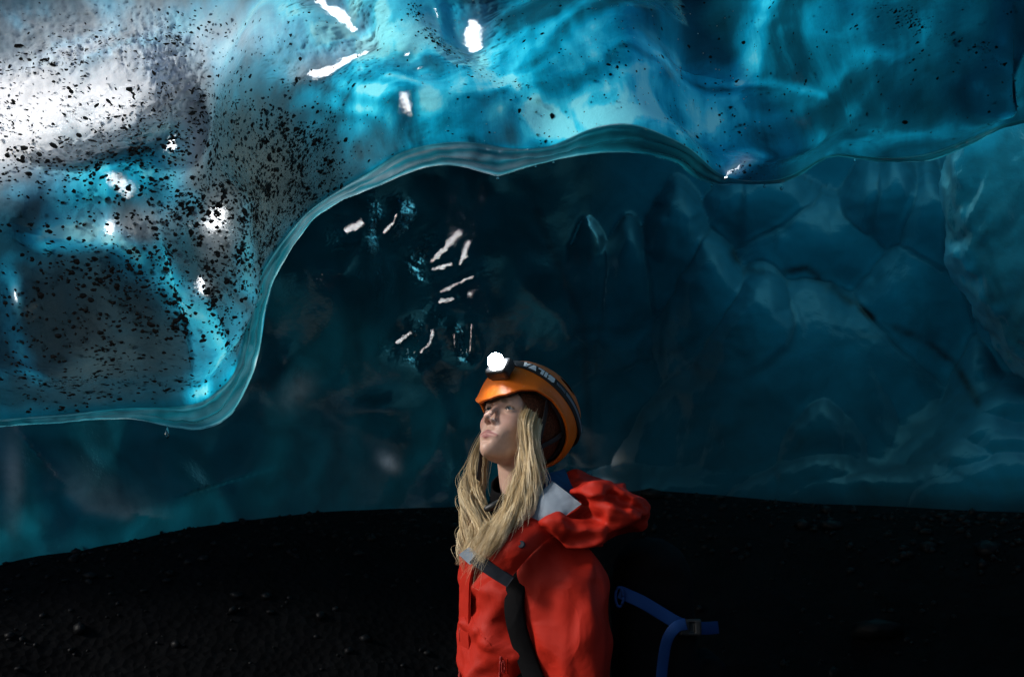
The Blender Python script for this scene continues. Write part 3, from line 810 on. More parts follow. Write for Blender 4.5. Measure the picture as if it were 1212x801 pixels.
def h2w(q):
    return np.asarray(q, float) @ HR + HEAD


def w2h(p):
    return (np.asarray(p, float) - HEAD) @ HR.T


GZ = float(ground_z(HEAD[0], HEAD[1]))
person = empty("person", (float(HEAD[0]) + 0.09, float(HEAD[1]) + 0.03, GZ))
tag(person, "woman in a red hooded jacket with long blonde hair looking up at the ice", "person")
bpy.context.view_layer.update()
PINV = np.array(person.location)


def pmesh(name, V, F, m, parent=None, **kw):
    """mesh given in world coordinates, parented under the person (or a thing whose origin is passed)"""
    par = parent or person
    org = np.zeros(3)
    q = par
    while q is not None:
        org = org + np.array(q.location); q = q.parent
    return mesh_np(name, np.asarray(V) - org, F, m, parent=par, **kw)


# ------------------------------------------------------------------ skin
k = N("skin")
tc = k.n("TexCoord")
lips = k.attr("lips"); brow = k.attr("brow"); blush = k.attr("blush")
nz = k.n("TexNoise", {"Vector": tc.outputs["Object"], "Scale": 60.0, "Detail": 4.0})
c0 = k.ramp(nz.outputs[0], [(0.3, (0.54, 0.34, 0.26)), (0.7, (0.62, 0.40, 0.32))])
c1 = k.mixc(k.math('MULTIPLY', blush, 0.45), c0, (0.52, 0.22, 0.18))
c2 = k.mixc(lips, c1, (0.40, 0.165, 0.155))
c3 = k.mixc(brow, c2, (0.13, 0.085, 0.05))
nb = k.n("TexNoise", {"Vector": tc.outputs["Object"], "Scale": 700.0, "Detail": 2.0})
bp = k.n("Bump", {"Height": nb.outputs[0], "Strength": 0.15, "Distance": 0.001})
M_SKIN = k.done(k.n("BsdfPrincipled", {"Base Color": c3, "Roughness": 0.48, "Normal": bp, "Specular IOR Level": 0.4, "Subsurface Weight": 0.12, "Subsurface Radius": (0.01, 0.004, 0.002), "Subsurface Scale": 0.6}))

NECK_B = w2h(P(622, 612, 2.52))
EYE = np.array((0.0745, 0.0315, 0.002)); ER = 0.0122


def head_sdf(p):
    q = p.copy(); q[..., 1] = np.abs(q[..., 1])                # symmetric
    d = ell(q, (-0.018, 0, 0.045), (0.098, 0.076, 0.088))
    d = smin(d, ell(q, (0.030, 0, -0.020), (0.058, 0.055, 0.085)), 0.03)
    d = smin(d, ell(q, (0.037, 0, -0.080), (0.041, 0.037, 0.034)), 0.025)
    d = smin(d, cap(q, (-0.008, 0.050, -0.050), (0.062, 0.011, -0.104), 0.0105, 0.0105), 0.022)
    d = smin(d, ell(q, (0.0765, 0, -0.104), (0.016, 0.017, 0.015)), 0.016)
    d = smin(d, ell(q, (0.058, 0.036, -0.026), (0.021, 0.021, 0.020)), 0.028)
    d = smin(d, cap(q, (0.084, 0.010, 0.016), (0.068, 0.047, 0.018), 0.008, 0.006), 0.018)
    d = smin(d, ell(q, (0.070, 0, 0.035), (0.022, 0.05, 0.03)), 0.02)
    d = smin(d, ell(q, (0.074, 0, -0.068), (0.018, 0.030, 0.024)), 0.024)          # muzzle
    d = smax(d, -ell(q, (0.0945, 0.031, 0.001), (0.014, 0.017, 0.0115)), 0.012)     # socket
    # nose
    nose = cap(q, (0.088, 0, 0.010), (0.112, 0, -0.033), 0.0056, 0.0072)
    nose = smin(nose, ell(q, (0.1135, 0, -0.036), (0.0080, 0.0066, 0.0066)), 0.006)
    nose = smin(nose, ell(q, (0.1000, 0.0092, -0.040), (0.0100, 0.0058, 0.0064)), 0.006)
    d = smin(d, nose, 0.009)
    d = smax(d, -ell(q, (0.1045, 0.0060, -0.0468), (0.0055, 0.0030, 0.0040)), 0.002)  # nostril
    # lips
    up = cap(q, (0.0965, 0, -0.0665), (0.0865, 0.0262, -0.0722), 0.0040, 0.0016)
    lo = cap(q, (0.0940, 0, -0.0782), (0.0862, 0.0230, -0.0752), 0.0050, 0.0020)
    d = smin(d, up, 0.005); d = smin(d, lo, 0.005)
    d = smax(d, -cap(q, (0.1005, 0, -0.0722), (0.0885, 0.0275, -0.0736), 0.0014, 0.0010), 0.0015)
    d = smax(d, -ell(q, (0.0935, 0, -0.0895), (0.006, 0.013, 0.0036)), 0.006)         # hollow under the lip
    # lids
    e = q - EYE
    r = np.sqrt((e * e).sum(-1))
    shell = np.abs(r - 0.0128) - 0.0011
    zz = e[..., 2] / 0.0122; yy = e[..., 1] / 0.0165
    opening = np.maximum(zz - (0.50 - 0.62 * yy * yy), -(zz + (0.30 - 0.42 * yy * yy)))
    lid = np.maximum(shell, -opening * 0.012)
    lid = np.maximum(lid, -(e[..., 0] - 0.000))
    d = smin(d, lid, 0.0045)
    # ear
    ear = smax(ell(q, (-0.012, 0.074, -0.008), (0.016, 0.009, 0.028)), -ell(q, (-0.008, 0.083, -0.008), (0.010, 0.006, 0.020)), 0.004)
    d = smin(d, ear, 0.006)
    # neck
    pn = p
    d = smin(d, cap(pn, (-0.022, 0, -0.045), tuple(NECK_B), 0.053, 0.057), 0.022)
    return d


V, F = nets(head_sdf, (-0.155, -0.105, -0.20), (0.135, 0.105, 0.145), 0.0022)
hv = V
a = np.abs(V[:, 1])
lipm = np.maximum(sm(.0022, .0004, cap(np.stack([V[:, 0], a, V[:, 2]], -1), (0.0965, 0, -0.0665), (0.0865, 0.0262, -0.0722), 0.0040, 0.0016)),
                  sm(.0022, .0004, cap(np.stack([V[:, 0], a, V[:, 2]], -1), (0.0940, 0, -0.0782), (0.0862, 0.0230, -0.0752), 0.0050, 0.0020)))
browm = sm(.004, .001, cap(np.stack([V[:, 0], a, V[:, 2]], -1), (0.093, 0.016, 0.0205), (0.070, 0.050, 0.0225), 0.0035, 0.002)) * 0.8
lash = sm(.0035, .0012, np.abs(np.sqrt(((np.stack([V[:, 0], a, V[:, 2]], -1) - EYE) ** 2).sum(-1)) - 0.0128)) * sm(.006, .002, np.abs(V[:, 2] - EYE[2] - 0.0045)) * (V[:, 0] > 0.075)
blushm = np.exp(-(((a - 0.036) / 0.018) ** 2 + ((V[:, 2] + 0.03) / 0.018) ** 2)) + np.exp(-(((V[:, 0] - 0.112) / 0.012) ** 2 + (a / 0.012) ** 2 + ((V[:, 2] + .035) / .012) ** 2))
headV = h2w(V); headF = F

# ---- the rest of her body, one surface from the neck to the boots
CH = P(625, 700, 2.52)                                          # chest centre
BX, BY = float(CH[0]), float(CH[1])
SHL = P(670, 672, 2.35); SHR = P(612, 650, 2.72)                # shoulders (near, far)
ELL_ = P(676, 835, 2.33); ELR = P(600, 830, 2.74)
WRL = ELL_ + np.array((-0.06, -0.02, -0.25)); WRR = ELR + np.array((-0.06, 0.02, -0.25))
HIPZ = GZ + 0.86


def hand(p, w, s):
    """palm, four bent fingers of unequal length and a thumb set on the side of the palm"""
    dn = np.array((-0.10, 0.0, -1.0)); dn /= np.linalg.norm(dn)
    fw = np.array((-1.0, 0, 0.1)); fw /= np.linalg.norm(fw)
    ins = np.array((0, s * 1.0, 0))
    palm = rbox((p - (w + dn * 0.055)) @ np.stack([fw, ins, dn], 1), (0, 0, 0), (0.040, 0.014, 0.048), 0.012)
    d = smin(palm, cap(p, w, w + dn * 0.02, 0.024, 0.026), 0.02)
    for i, ln in enumerate((0.070, 0.078, 0.072, 0.056)):
        b0 = w + dn * 0.100 + fw * (0.028 - 0.0185 * i)
        b1 = b0 + dn * ln * .5 + ins * 0.006; b2 = b1 + dn * ln * .38 + ins * 0.022
        d = smin(d, np.minimum(cap(p, b0, b1, 0.0088, 0.008), cap(p, b1, b2, 0.008, 0.0068)), 0.004)
    t0 = w + dn * 0.035 + fw * 0.036; t1 = t0 + fw * 0.022 + dn * 0.035; t2 = t1 + dn * 0.03 + fw * 0.004 + ins * .006
    return smin(d, np.minimum(cap(p, t0, t1, 0.0115, 0.010), cap(p, t1, t2, 0.010, 0.008)), 0.006)


def body_sdf(p):
    nb = h2w(NECK_B)
    d = cap(p, nb + (0, 0, 0.01), nb + (0.01, 0, -0.12), 0.050, 0.07)
    d = smin(d, ell(p, (BX + 0.01, BY, GZ + 1.18), (0.095, 0.15, 0.21)), 0.06)
    d = smin(d, ell(p, (BX + 0.02, BY, GZ + 0.93), (0.095, 0.145, 0.14)), 0.08)
    for sh, el_, wr in ((SHL, ELL_, WRL), (SHR, ELR, WRR)):
        d = smin(d, cap(p, sh, el_, 0.046, 0.038), 0.04)
        d = smin(d, cap(p, el_, wr, 0.038, 0.024), 0.02)
    for s in (-1, 1):
        hp = np.array((BX + 0.02, BY + s * 0.085, GZ + 0.86)); kn = np.array((BX + 0.0, BY + s * 0.095, GZ + 0.47)); an = np.array((BX + 0.03, BY + s * 0.10, GZ + 0.08))
        d = smin(d, cap(p, hp, kn, 0.078, 0.053), 0.05); d = smin(d, cap(p, kn, an, 0.052, 0.036), 0.03)
        d = smin(d, cap(p, an + (0.02, 0, -0.035), an + (-0.15, 0, -0.045), 0.036, 0.028), 0.03)
    d = smin(d, hand(p, WRL, 1), 0.008); d = smin(d, hand(p, WRR, -1), 0.008)
    return d


V, F = nets(body_sdf, (BX - 0.32, BY - 0.32, GZ - 0.02), (BX + 0.30, BY + 0.34, float(h2w(NECK_B)[2]) + 0.05), 0.0075)
z0 = np.zeros(len(V))
body = pmesh("body", np.concatenate([headV, V]), np.concatenate([headF, F + len(headV)]), M_SKIN,
             attrs={"lips": np.concatenate([lipm, z0]), "brow": np.concatenate([np.maximum(browm, lash * .95), z0]), "blush": np.concatenate([np.clip(blushm, 0, 1), z0])})

# ---- eyes
k = N("eye")
tc = k.n("TexCoord")
g = k.n("VectorMath", {0: tc.outputs["Object"]}, operation='NORMALIZE')
sx = k.n("SeparateXYZ", {0: g})
ang = k.math('ARCCOSINE', sx.outputs[0])
cr = k.ramp(k.math('DIVIDE', ang, 1.5), [(0.0, (0.01, 0.01, 0.01)), (0.19, (0.01, 0.01, 0.01)), (0.22, (0.06, 0.10, 0.13)), (0.44, (0.09, 0.13, 0.15)), (0.48, (0.36, 0.33, 0.32)), (1.0, (0.34, 0.28, 0.27))])
M_EYE = k.done(k.n("BsdfPrincipled", {"Base Color": cr, "Roughness": 0.08}))
n, m = 24, 24
th = np.linspace(0, math.pi, n)[:, None]; ph = np.linspace(0, 2 * math.pi, m, endpoint=False)[None]
sph = np.stack([np.cos(th) + 0 * ph, np.sin(th) * np.cos(ph), np.sin(th) * np.sin(ph)], -1).reshape(-1, 3)
for s in (1, -1):
    gaze = Matrix.Rotation(math.radians(-8), 3, 'Y')
    o = mesh_np("eye", (sph * ER) @ np.array(gaze).T, gridfaces(n, m, True), M_EYE, parent=person)
    Rm = Matrix([[float(FWD[i]), float(LEFT[i]), float(UPV[i])] for i in range(3)]).to_4x4()
    o.matrix_local = Matrix.Translation(Vector(h2w((EYE[0], s * EYE[1], EYE[2])) - PINV)) @ Rm
M_STEEL = principled("steel", (0.7, 0.7, 0.72), 0.2, metal=1.0, var=0.05)
pmesh("nose_stud", h2w(sph * 0.0022 + (0.1035, 0.0150, -0.038)), gridfaces(n, m, True), M_STEEL)


# ------------------------------------------------------------------ shells worn on the head (beanie, helmet)
def headshell(c, r, rim, n=60, m=120, off=0.0, pw=1.0):
    """points of an ellipsoid dome in head space from rim (function of angle, 0 = front) to the crown"""
    ph = np.linspace(0, 2 * math.pi, m, endpoint=False)
    zr = rim(ph)
    el0 = np.arcsin(np.clip((zr - c[2]) / r[2], -0.97, 0.97))
    t = np.linspace(0, 1, n)[:, None]
    el = el0[None] + (math.pi / 2 - 0.02 - el0[None]) * t
    ce = np.cos(el) ** pw
    q = np.stack([ce * np.cos(ph), ce * np.sin(ph), np.sin(el) + 0 * ph], -1)
    return np.asarray(c) + q * (np.asarray(r) + off), ph, el


def thick(outer, inner):
    """close two dome grids (rim first) into one solid"""
    n, m = outer.shape[:2]
    V = np.concatenate([outer.reshape(-1, 3), inner.reshape(-1, 3)])
    F = gridfaces(n, m, True)
    F2 = F[:, ::-1] + n * m
    j = np.arange(m); j2 = (j + 1) % m
    rimq = np.stack([j2, j, j + n * m, j2 + n * m], 1)
    a_, b_ = (n - 1) * m, (n - 1) * m
    topq = np.stack([j + a_, j2 + a_, j2 + b_ + n * m, j + b_ + n * m], 1)
    return V, np.concatenate([F, F2, rimq, topq])


per = lambda ph, tab: np.interp(np.abs((np.degrees(ph) + 180) % 360 - 180), *zip(*tab))
# brown knitted liner that covers the ears
k = N("brown_knit")
tc = k.n("TexCoord")
wv_ = k.n("TexWave", {"Vector": tc.outputs["Object"], "Scale": 90.0, "Distortion": 2.0, "Detail": 2.0}, bands_direction='DIAGONAL')
nz = k.n("TexNoise", {"Vector": tc.outputs["Object"], "Scale": 260.0, "Detail": 3.0})
cc = k.ramp(nz.outputs[0], [(0.3, (0.050, 0.020, 0.012)), (0.7, (0.17, 0.062, 0.034))])
bp = k.n("Bump", {"Height": k.math('ADD', wv_.outputs["Fac"], nz.outputs[0]), "Strength": 0.7, "Distance": 0.003})
M_KNIT = k.done(k.n("BsdfPrincipled", {"Base Color": cc, "Roughness": 0.9, "Normal": bp, "Specular IOR Level": 0.1}))
brim_b = lambda ph: per(ph, [(0, 0.052), (25, 0.050), (45, 0.025), (58, -0.015), (70, -0.055), (85, -0.080), (120, -0.082), (180, -0.085)])
ob_, ph_, el_ = headshell((-0.022, 0, 0.03), (0.119, 0.0945, 0.116), brim_b)
qn = fbm(ob_ * 26, 3, 12)[..., None] * 0.004
ib_, _, _ = headshell((-0.022, 0, 0.03), (0.119, 0.0945, 0.116), brim_b, off=-0.006)
Vb, Fb = thick(ob_ * (1 + qn * 2), ib_)
pmesh("beanie", h2w(Vb), Fb, M_KNIT)

# ------------------------------------------------------------------ helmet
HC, HRAD = np.array((-0.026, 0, 0.048)), np.array((0.150, 0.120, 0.123))
HPW = 0.72
helmet = empty("helmet", tuple(h2w((0, 0, 0.1))))
tag(helmet, "orange climbing helmet with rear vents worn tilted back over a brown knit beanie", "helmet")
k = N("orange_shell")
tc = k.n("TexCoord")
nz = k.n("TexNoise", {"Vector": tc.outputs["Object"], "Scale": 14.0, "Detail": 5.0})
cc = k.ramp(nz.outputs[0], [(0.3, (0.70, 0.135, 0.004)), (0.7, (0.85, 0.180, 0.006))])
n2 = k.n("TexNoise", {"Vector": tc.outputs["Object"], "Scale": 160.0, "Detail": 4.0})
scr = k.ramp(n2.outputs[0], [(0.66, 0.0), (0.72, 1.0)])
cc2 = k.mixc(k.math('MULTIPLY', scr, 0.35), cc, (0.75, 0.55, 0.40))
rr = k.math('ADD', 0.30, k.math('MULTIPLY', n2.outputs[0], 0.25))
bp = k.n("Bump", {"Height": n2.outputs[0], "Strength": 0.12, "Distance": 0.001})
M_ORANGE = k.done(k.n("BsdfPrincipled", {"Base Color": cc2, "Roughness": rr, "Normal": bp}))
M_FOAM = principled("dark_foam", (0.018, 0.018, 0.02), 0.8, scale=200, bump=0.3)
M_BLACK = principled("black_webbing", (0.012, 0.013, 0.016), 0.7, scale=300, bump=0.6)
hrim = lambda ph: -0.020 * np.exp(-(((np.degrees(ph) + 180) % 360 - 180 + 32) / 28) ** 2) + per(ph, [(0, 0.014), (20, 0.022), (34, 0.042), (50, 0.056), (68, 0.052), (88, 0.032), (108, 0.002), (124, -0.032), (140, -0.056), (160, -0.068), (180, -0.070)])
n, m = 90, 200
O, PH, EL = headshell(HC, HRAD, hrim, n, m, pw=HPW)
I, _, _ = headshell(HC, HRAD, hrim, n, m, off=-0.007, pw=HPW)
front = np.exp(-(((PH + math.pi) % (2 * math.pi) - math.pi) / 0.75) ** 2)[None]
tt = np.linspace(0, 1, n)[:, None]


def helm_off(ph, el, t):
    """relief of the shell: brim lip, raised rib over the crown, step behind the strap"""
    f = np.exp(-(((ph + math.pi) % (2 * math.pi) - math.pi) / 0.75) ** 2)
    a = np.degrees(np.abs((ph + math.pi) % (2 * math.pi) - math.pi))
    d = 0.003 * f * np.exp(-(t / 0.12) ** 2) + 0.004 * np.exp(-(t / 0.05) ** 2)
    d = d + 0.006 * np.exp(-((a - 140) / 16) ** 2) * sm(0.35, 0.5, t) * sm(0.9, 0.75, t)
    return d


off = helm_off(PH[None] + 0 * tt, EL, tt)
dirn = (O - HC); dirn /= np.linalg.norm(dirn, axis=-1, keepdims=True)
O = O + dirn * off[..., None]; I = I + dirn * (off * 0.9)[..., None]
Vh, Fh = thick(O, I)
# vents cut through the shell
ag = np.degrees((PH + math.pi) % (2 * math.pi) - math.pi)[None] + 0 * tt
ed = np.degrees(EL)
VENTS = [(94, 44, 17, 7, -0.25), (-94, 44, 17, 7, 0.25), (130, 38, 13, 7, -0.25), (-130, 38, 13, 7, 0.25), (180, 68, 12, 5, 0), (60, 70, 16, 4.5, 0.1), (-60, 70, 16, 4.5, -.1)]
cut = np.zeros(ag.shape, bool)
for va, ve, ra_, re_, tl in VENTS:
    da = (ag - va + 180) % 360 - 180; de = ed - ve - tl * da
    cut |= (da / ra_) ** 2 + (de / re_) ** 2 < 1
cf = cut.reshape(-1)
keep = np.ones(len(Fh), bool)
nf = (n - 1) * m
fc = cf[Fh[:nf] % (n * m)].all(1)
keep[:nf] = ~fc; keep[nf:2 * nf] = ~fc
pmesh("shell", h2w(Vh), Fh[keep], M_ORANGE, helmet)
L_o, _, _ = headshell(HC, HRAD, lambda ph: hrim(ph) + 0.004, 40, 120, off=-0.011, pw=HPW)
L_i, _, _ = headshell(HC, HRAD, lambda ph: hrim(ph) + 0.004, 40, 120, off=-0.020, pw=HPW)
Vl, Fl = thick(L_o, L_i)
pmesh("liner", h2w(Vl), Fl, M_FOAM, helmet)


def ribbon(pts, nrm, width, th=0.002, closed=False):
    """solid band through world points with a given outward direction at each"""
    pts = np.asarray(pts, float); nrm = np.asarray(nrm, float)
    t = np.gradient(pts, axis=0) if not closed else (np.roll(pts, -1, 0) - np.roll(pts, 1, 0))
    t /= np.linalg.norm(t, axis=1, keepdims=True)
    nrm = nrm - (nrm * t).sum(1, keepdims=True) * t
    nrm /= np.linalg.norm(nrm, axis=1, keepdims=True)
    b = np.cross(t, nrm)
    w = np.broadcast_to(np.asarray(width, float), (len(pts),))[:, None] / 2
    prof = [(-1, -.5), (-1, .5), (-.9, 1), (.9, 1), (1, .5), (1, -.5), (.9, -1), (-.9, -1)]
    G = np.stack([pts + b * w * a_ + nrm * th / 2 * c_ for a_, c_ in prof], 1)
    F = gridfaces(len(pts) + (1 if closed else 0), len(prof), True)
    if closed: F = F % (len(pts) * len(prof))
    F = [tuple(f) for f in F]
    if not closed:
        F.append(tuple(range(len(prof)))[::-1]); F.append(tuple((len(pts) - 1) * len(prof) + i for i in range(len(prof))))
    return G.reshape(-1, 3), F


def spline(tab, n):
    """Catmull-Rom through rows of a table"""
    tab = np.asarray(tab, float); k = len(tab)
    t = np.linspace(0, k - 1, n); i = np.clip(t.astype(int), 0, k - 2); f = (t - i)[:, None]
    g = lambda j: tab[np.clip(j, 0, k - 1)]
    p0, p1, p2, p3 = g(i - 1), g(i), g(i + 1), g(i + 2)
    return 0.5 * (2 * p1 + (p2 - p0) * f + (2 * p0 - 5 * p1 + 4 * p2 - p3) * f ** 2 + (3 * p1 - p0 - 3 * p2 + p3) * f ** 3)


def spx(tab, n):
    s = spline(tab, n)
    return P(s[:, 0], s[:, 1], s[:, 2])


# chin strap (near side and far side) meeting under the chin
for s in (1, -1):
    tb_ = np.array([(0.030, s * 0.098, 0.055), (0.018, s * 0.096, 0.01), (0.008, s * 0.092, -0.045), (-0.002, s * 0.084, -0.10), (0.004, s * 0.066, -0.150)])
    c_ = spline(tb_, 30)
    nn_ = np.stack([0 * c_[:, 0], c_[:, 1], np.minimum(c_[:, 2] + .04, 0) * 1.2], -1)
    Vr, Fr = ribbon(h2w(c_), nn_ @ HR, 0.014, 0.002)
    pmesh("chin_strap", Vr, Fr, M_BLACK, helmet)
    tb_ = np.array([(-0.075, s * 0.094, 0.03), (-0.045, s * 0.0985, -0.01), (-0.01, s * 0.095, -0.05), (0.004, s * 0.091, -0.066)])
    c_ = spline(tb_, 24)
    Vr, Fr = ribbon(h2w(c_), np.stack([0 * c_[:, 0], c_[:, 1], 0 * c_[:, 0]], -1) @ HR, 0.012, 0.002)
    pmesh("side_strap", Vr, Fr, M_BLACK, helmet)

# ------------------------------------------------------------------ headlamp: strap round the helmet, lettering, lamp body, lens, light
headlamp = empty("headlamp", tuple(h2w((0.1, 0, 0.15))))
tag(headlamp, "lit headlamp on a black elastic strap round the orange helmet", "headlamp")
SZ0, SSL = 0.096, 0.30


def strap_el(ph):
    lo_, hi_ = np.full(ph.shape, -1.2), np.full(ph.shape, 1.5)
    for _ in range(40):
        mid = (lo_ + hi_) / 2
        x = HC[0] + HRAD[0] * np.cos(mid) ** HPW * np.cos(ph); z = HC[2] + HRAD[2] * np.sin(mid)
        f = z - (SZ0 + SSL * x)
        lo_ = np.where(f < 0, mid, lo_); hi_ = np.where(f < 0, hi_, mid)
    return (lo_ + hi_) / 2


def on_helmet(ph, w, off):
    """point of the strap: angle round the helmet, distance across the strap (m, + = towards the crown), height above the shell"""
    e = strap_el(ph) + w / 0.124
    ce = np.cos(e) ** HPW
    q = np.stack([ce * np.cos(ph), ce * np.sin(ph), np.sin(e)], -1)
    tloc = np.clip((e - np.arcsin(np.clip((hrim(ph) - HC[2]) / HRAD[2], -.97, .97))) / 1.4, 0, 1)
    return HC + q * (HRAD + off) + q * helm_off(ph, e, tloc)[..., None]


ph = np.linspace(0, 2 * math.pi, 160, endpoint=False)
SW = 0.0168
prof = [(-1, 0.0), (-1, .0022), (-.9, .003), (-.5, .0032), (0, .0034), (.5, .0032), (.9, .003), (1, .0022), (1, 0.0)]
G = np.stack([on_helmet(ph, np.full(ph.shape, SW * a_), b_) for a_, b_ in prof], 1)
pmesh("strap", h2w(G.reshape(-1, 3)), gridfaces(161, len(prof), True) % (160 * len(prof)), M_BLACK, headlamp)
M_PRINT = principled("white_print", (0.80, 0.82, 0.84), 0.5, var=0.06)
M_REFL = principled("grey_reflective", (0.20, 0.24, 0.30), 0.4, var=0.1)
# lettering S I L V A, read from the back of the helmet to the front, tops towards the rim
GLY = {
    'S': [[(0.95, 1.0), (0.25, 1.0), (0.0, .78), (0.0, .55), (.18, .42), (.62, .42), (.66, .36), (.66, .27), (.60, .22), (0.0, .22), (0.0, 0), (.75, 0), (1.0, .2), (1.0, .46), (.80, .62), (.36, .62), (.32, .66), (.32, .73), (.38, .78), (.95, .78)]],
    'I': [[(0, 0), (.42, 0), (.42, 1), (0, 1)]],
    'L': [[(0, 0), (.95, 0), (.95, .24), (.42, .24), (.42, 1), (0, 1)]],
    'V': [[(0, 1), (.36, 0), (.78, 0), (1.16, 1), (.78, 1), (.57, .36), (.40, 1)]],
    'A': [[(0, 0), (.38, 1), (.80, 1), (1.18, 0), (.78, 0), (.70, .2), (.38, .2), (.42, .36), (.66, .36), (.59, .66), (.38, 0)]],
}
ADV = {'S': 1.10, 'I': .54, 'L': 1.03, 'V': 1.10, 'A': 1.2}


def text_on_strap(word, ph_start, height):
    x = 0.0
    for ch in word:
        for poly in GLY[ch]:
            bmx = bmesh.new()
            vsx = [bmx.verts.new((a_ + 0.12 * b_, b_, 0)) for a_, b_ in poly]
            bmx.faces.new(vsx)
            bmesh.ops.triangulate(bmx, faces=bmx.faces[:])
            bmesh.ops.subdivide_edges(bmx, edges=bmx.edges[:], cuts=2, use_grid_fill=True)
            bmx.verts.ensure_lookup_table()
            q = np.array([v.co[:] for v in bmx.verts]); f = [tuple(v.index for v in fc_.verts) for fc_ in bmx.faces]
            bmx.verts.index_update()
            f = [tuple(v.index for v in fc_.verts) for fc_ in bmx.faces]
            bmx.free()
            ang_ = ph_start - (x + q[:, 0]) * height / 0.136
            top = h2w(on_helmet(ang_, -(q[:, 1] - 0.5) * height, 0.0042)); bot = h2w(on_helmet(ang_, -(q[:, 1] - 0.5) * height, 0.0036))
            nV = len(q)
            pmesh("letter", np.concatenate([top, bot]), f + [tuple(i + nV for i in t[::-1]) for t in f], M_PRINT, headlamp, smooth=False)
        x += ADV[ch]
    return x


PH_TXT = math.radians(66)
text_on_strap("SILVA", PH_TXT, 0.0205)
# fine marks and the grey stripe that run on towards the back
for i in range(7):
    a0 = math.radians(69 + i * 1.9); a1 = a0 + math.radians(0.9)
    q = np.array([(a0, -.004), (a1, -.004), (a1, .004), (a0, .004)])
    pmesh("print_mark", np.concatenate([h2w(on_helmet(q[:, 0], q[:, 1], 0.0043)), h2w(on_helmet(q[:, 0], q[:, 1], 0.0034))]), [(0, 1, 2, 3), (7, 6, 5, 4), (0, 4, 5, 1), (1, 5, 6, 2), (2, 6, 7, 3), (3, 7, 4, 0)], M_REFL, headlamp, smooth=False)
pa_ = np.radians(np.linspace(83, 170, 40))
G = np.stack([on_helmet(pa_, np.full(40, w_), o_) for w_, o_ in ((-.0045, .0034), (-.0045, .0042), (.0045, .0042), (.0045, .0034))], 1)
pmesh("reflective_stripe", h2w(G.reshape(-1, 3)), gridfaces(40, 4, True), M_REFL, headlamp)

# lamp body stands on the front of the strap and looks where she looks
LB = on_helmet(np.array([0.10]), np.array([-0.050]), 0.0)[0]
ax = LB - HC; ax /= np.linalg.norm(ax); ax = ax * np.array((1, 1, 1.0))
LAMP = h2w(LB + ax * 0.014)
M_PLASTIC = principled("black_plastic", (0.015, 0.016, 0.018), 0.45, scale=80, bump=0.1)
up_h = np.array((0, 0, 1.0)); fr_h = ax
sd_h = np.array((0, 1.0, 0)); tp_h = np.cross(fr_h, sd_h)
LM = np.stack([fr_h, sd_h, tp_h], 0) @ HR


def lamp_local(q):
    return np.asarray(q) @ LM + LAMP


def lamp_sdf(p):
    d = rbox(p, (0.004, 0, 0), (0.016, 0.034, 0.025), 0.010)
    d = smin(d, rbox(p, (-0.012, 0, 0), (0.004, 0.026, 0.022), 0.003), 0.004)
    d = smax(d, -cap(p, (0.030, 0, 0), (0.0185, 0, 0), 0.0225, 0.0190), 0.002)
    return d


V, F = nets(lamp_sdf, (-0.02, -0.038, -0.030), (0.024, 0.038, 0.030), 0.0016)
pmesh("lamp_housing", lamp_local(V), F, M_PLASTIC, headlamp)
k = N("lit_lens")
fa = k.attr("apex")
M_LENS = k.done(k.n("Emission", {"Color": (0.93, 0.97, 1.0, 1), "Strength": k.math('ADD', 130.0, k.math('MULTIPLY', fa, 20.0))}))
n, m = 12, 28
th = np.linspace(0.02, math.pi * 0.74, n)[:, None]; ph2 = np.linspace(0, 2 * math.pi, m, endpoint=False)[None]
dome = np.stack([np.cos(th) * 0.020 + 0.030 + 0 * ph2, np.sin(th) * np.cos(ph2) * 0.0200, np.sin(th) * np.sin(ph2) * 0.0200], -1)
pmesh("lens", lamp_local(dome.reshape(-1, 3)), gridfaces(n, m, True), M_LENS, headlamp, attrs={"apex": np.repeat(1 - np.linspace(0, 1, n) ** 2.0, m)})


# ------------------------------------------------------------------ jacket
def fabric(name, c, rough=0.62, weave=900, var=0.12, bump=0.55, spec=0.22, sheen=0.0, wr=7.0):
    k = N(name)
    tc = k.n("TexCoord")
    n1 = k.n("TexNoise", {"Vector": tc.outputs["Object"], "Scale": 8.0, "Detail": 6.0, "Roughness": 0.6})
    n2 = k.n("TexNoise", {"Vector": tc.outputs["Object"], "Scale": float(weave), "Detail": 2.0})
    n3 = k.n("TexNoise", {"Vector": tc.outputs["Object"], "Scale": wr, "Detail": 3.0, "Roughness": 0.45, "Distortion": 0.8})
    cc = k.ramp(n1.outputs[0], [(0.3, tuple(x * (1 - var) for x in c)), (0.7, tuple(min(1, x * (1 + var)) for x in c))])
    rid = k.math('ABSOLUTE', k.math('SUBTRACT', n3.outputs[0], 0.5))
    h = k.math('ADD', k.math('MULTIPLY', n2.outputs[0], 0.06), k.math('MULTIPLY', rid, -2.2))
    bp = k.n("Bump", {"Height": h, "Strength": bump, "Distance": 0.012})
    return k.done(k.n("BsdfPrincipled", {"Base Color": cc, "Roughness": rough, "Normal": bp, "Specular IOR Level": spec, "Sheen Weight": sheen}))


M_RED = fabric("red_shell_fabric", (0.42, 0.017, 0.007))
M_GREY = fabric("grey_lining", (0.23, 0.28, 0.34), 0.7)
M_NAVY = fabric("navy_trim", (0.020, 0.026, 0.038), 0.7)
M_BLUE = fabric("blue_fleece", (0.006, 0.06, 0.15), 0.8)
M_DARK = fabric("black_fabric", (0.004, 0.004, 0.005), 0.9, spec=0.12)
M_STRAP = fabric("blue_webbing", (0.006, 0.038, 0.15), 0.6, bump=0.1)
M_BOOT = fabric("dark_leather", (0.02, 0.016, 0.013), 0.6)


def pl(u, v, d): return P(u, v, d)


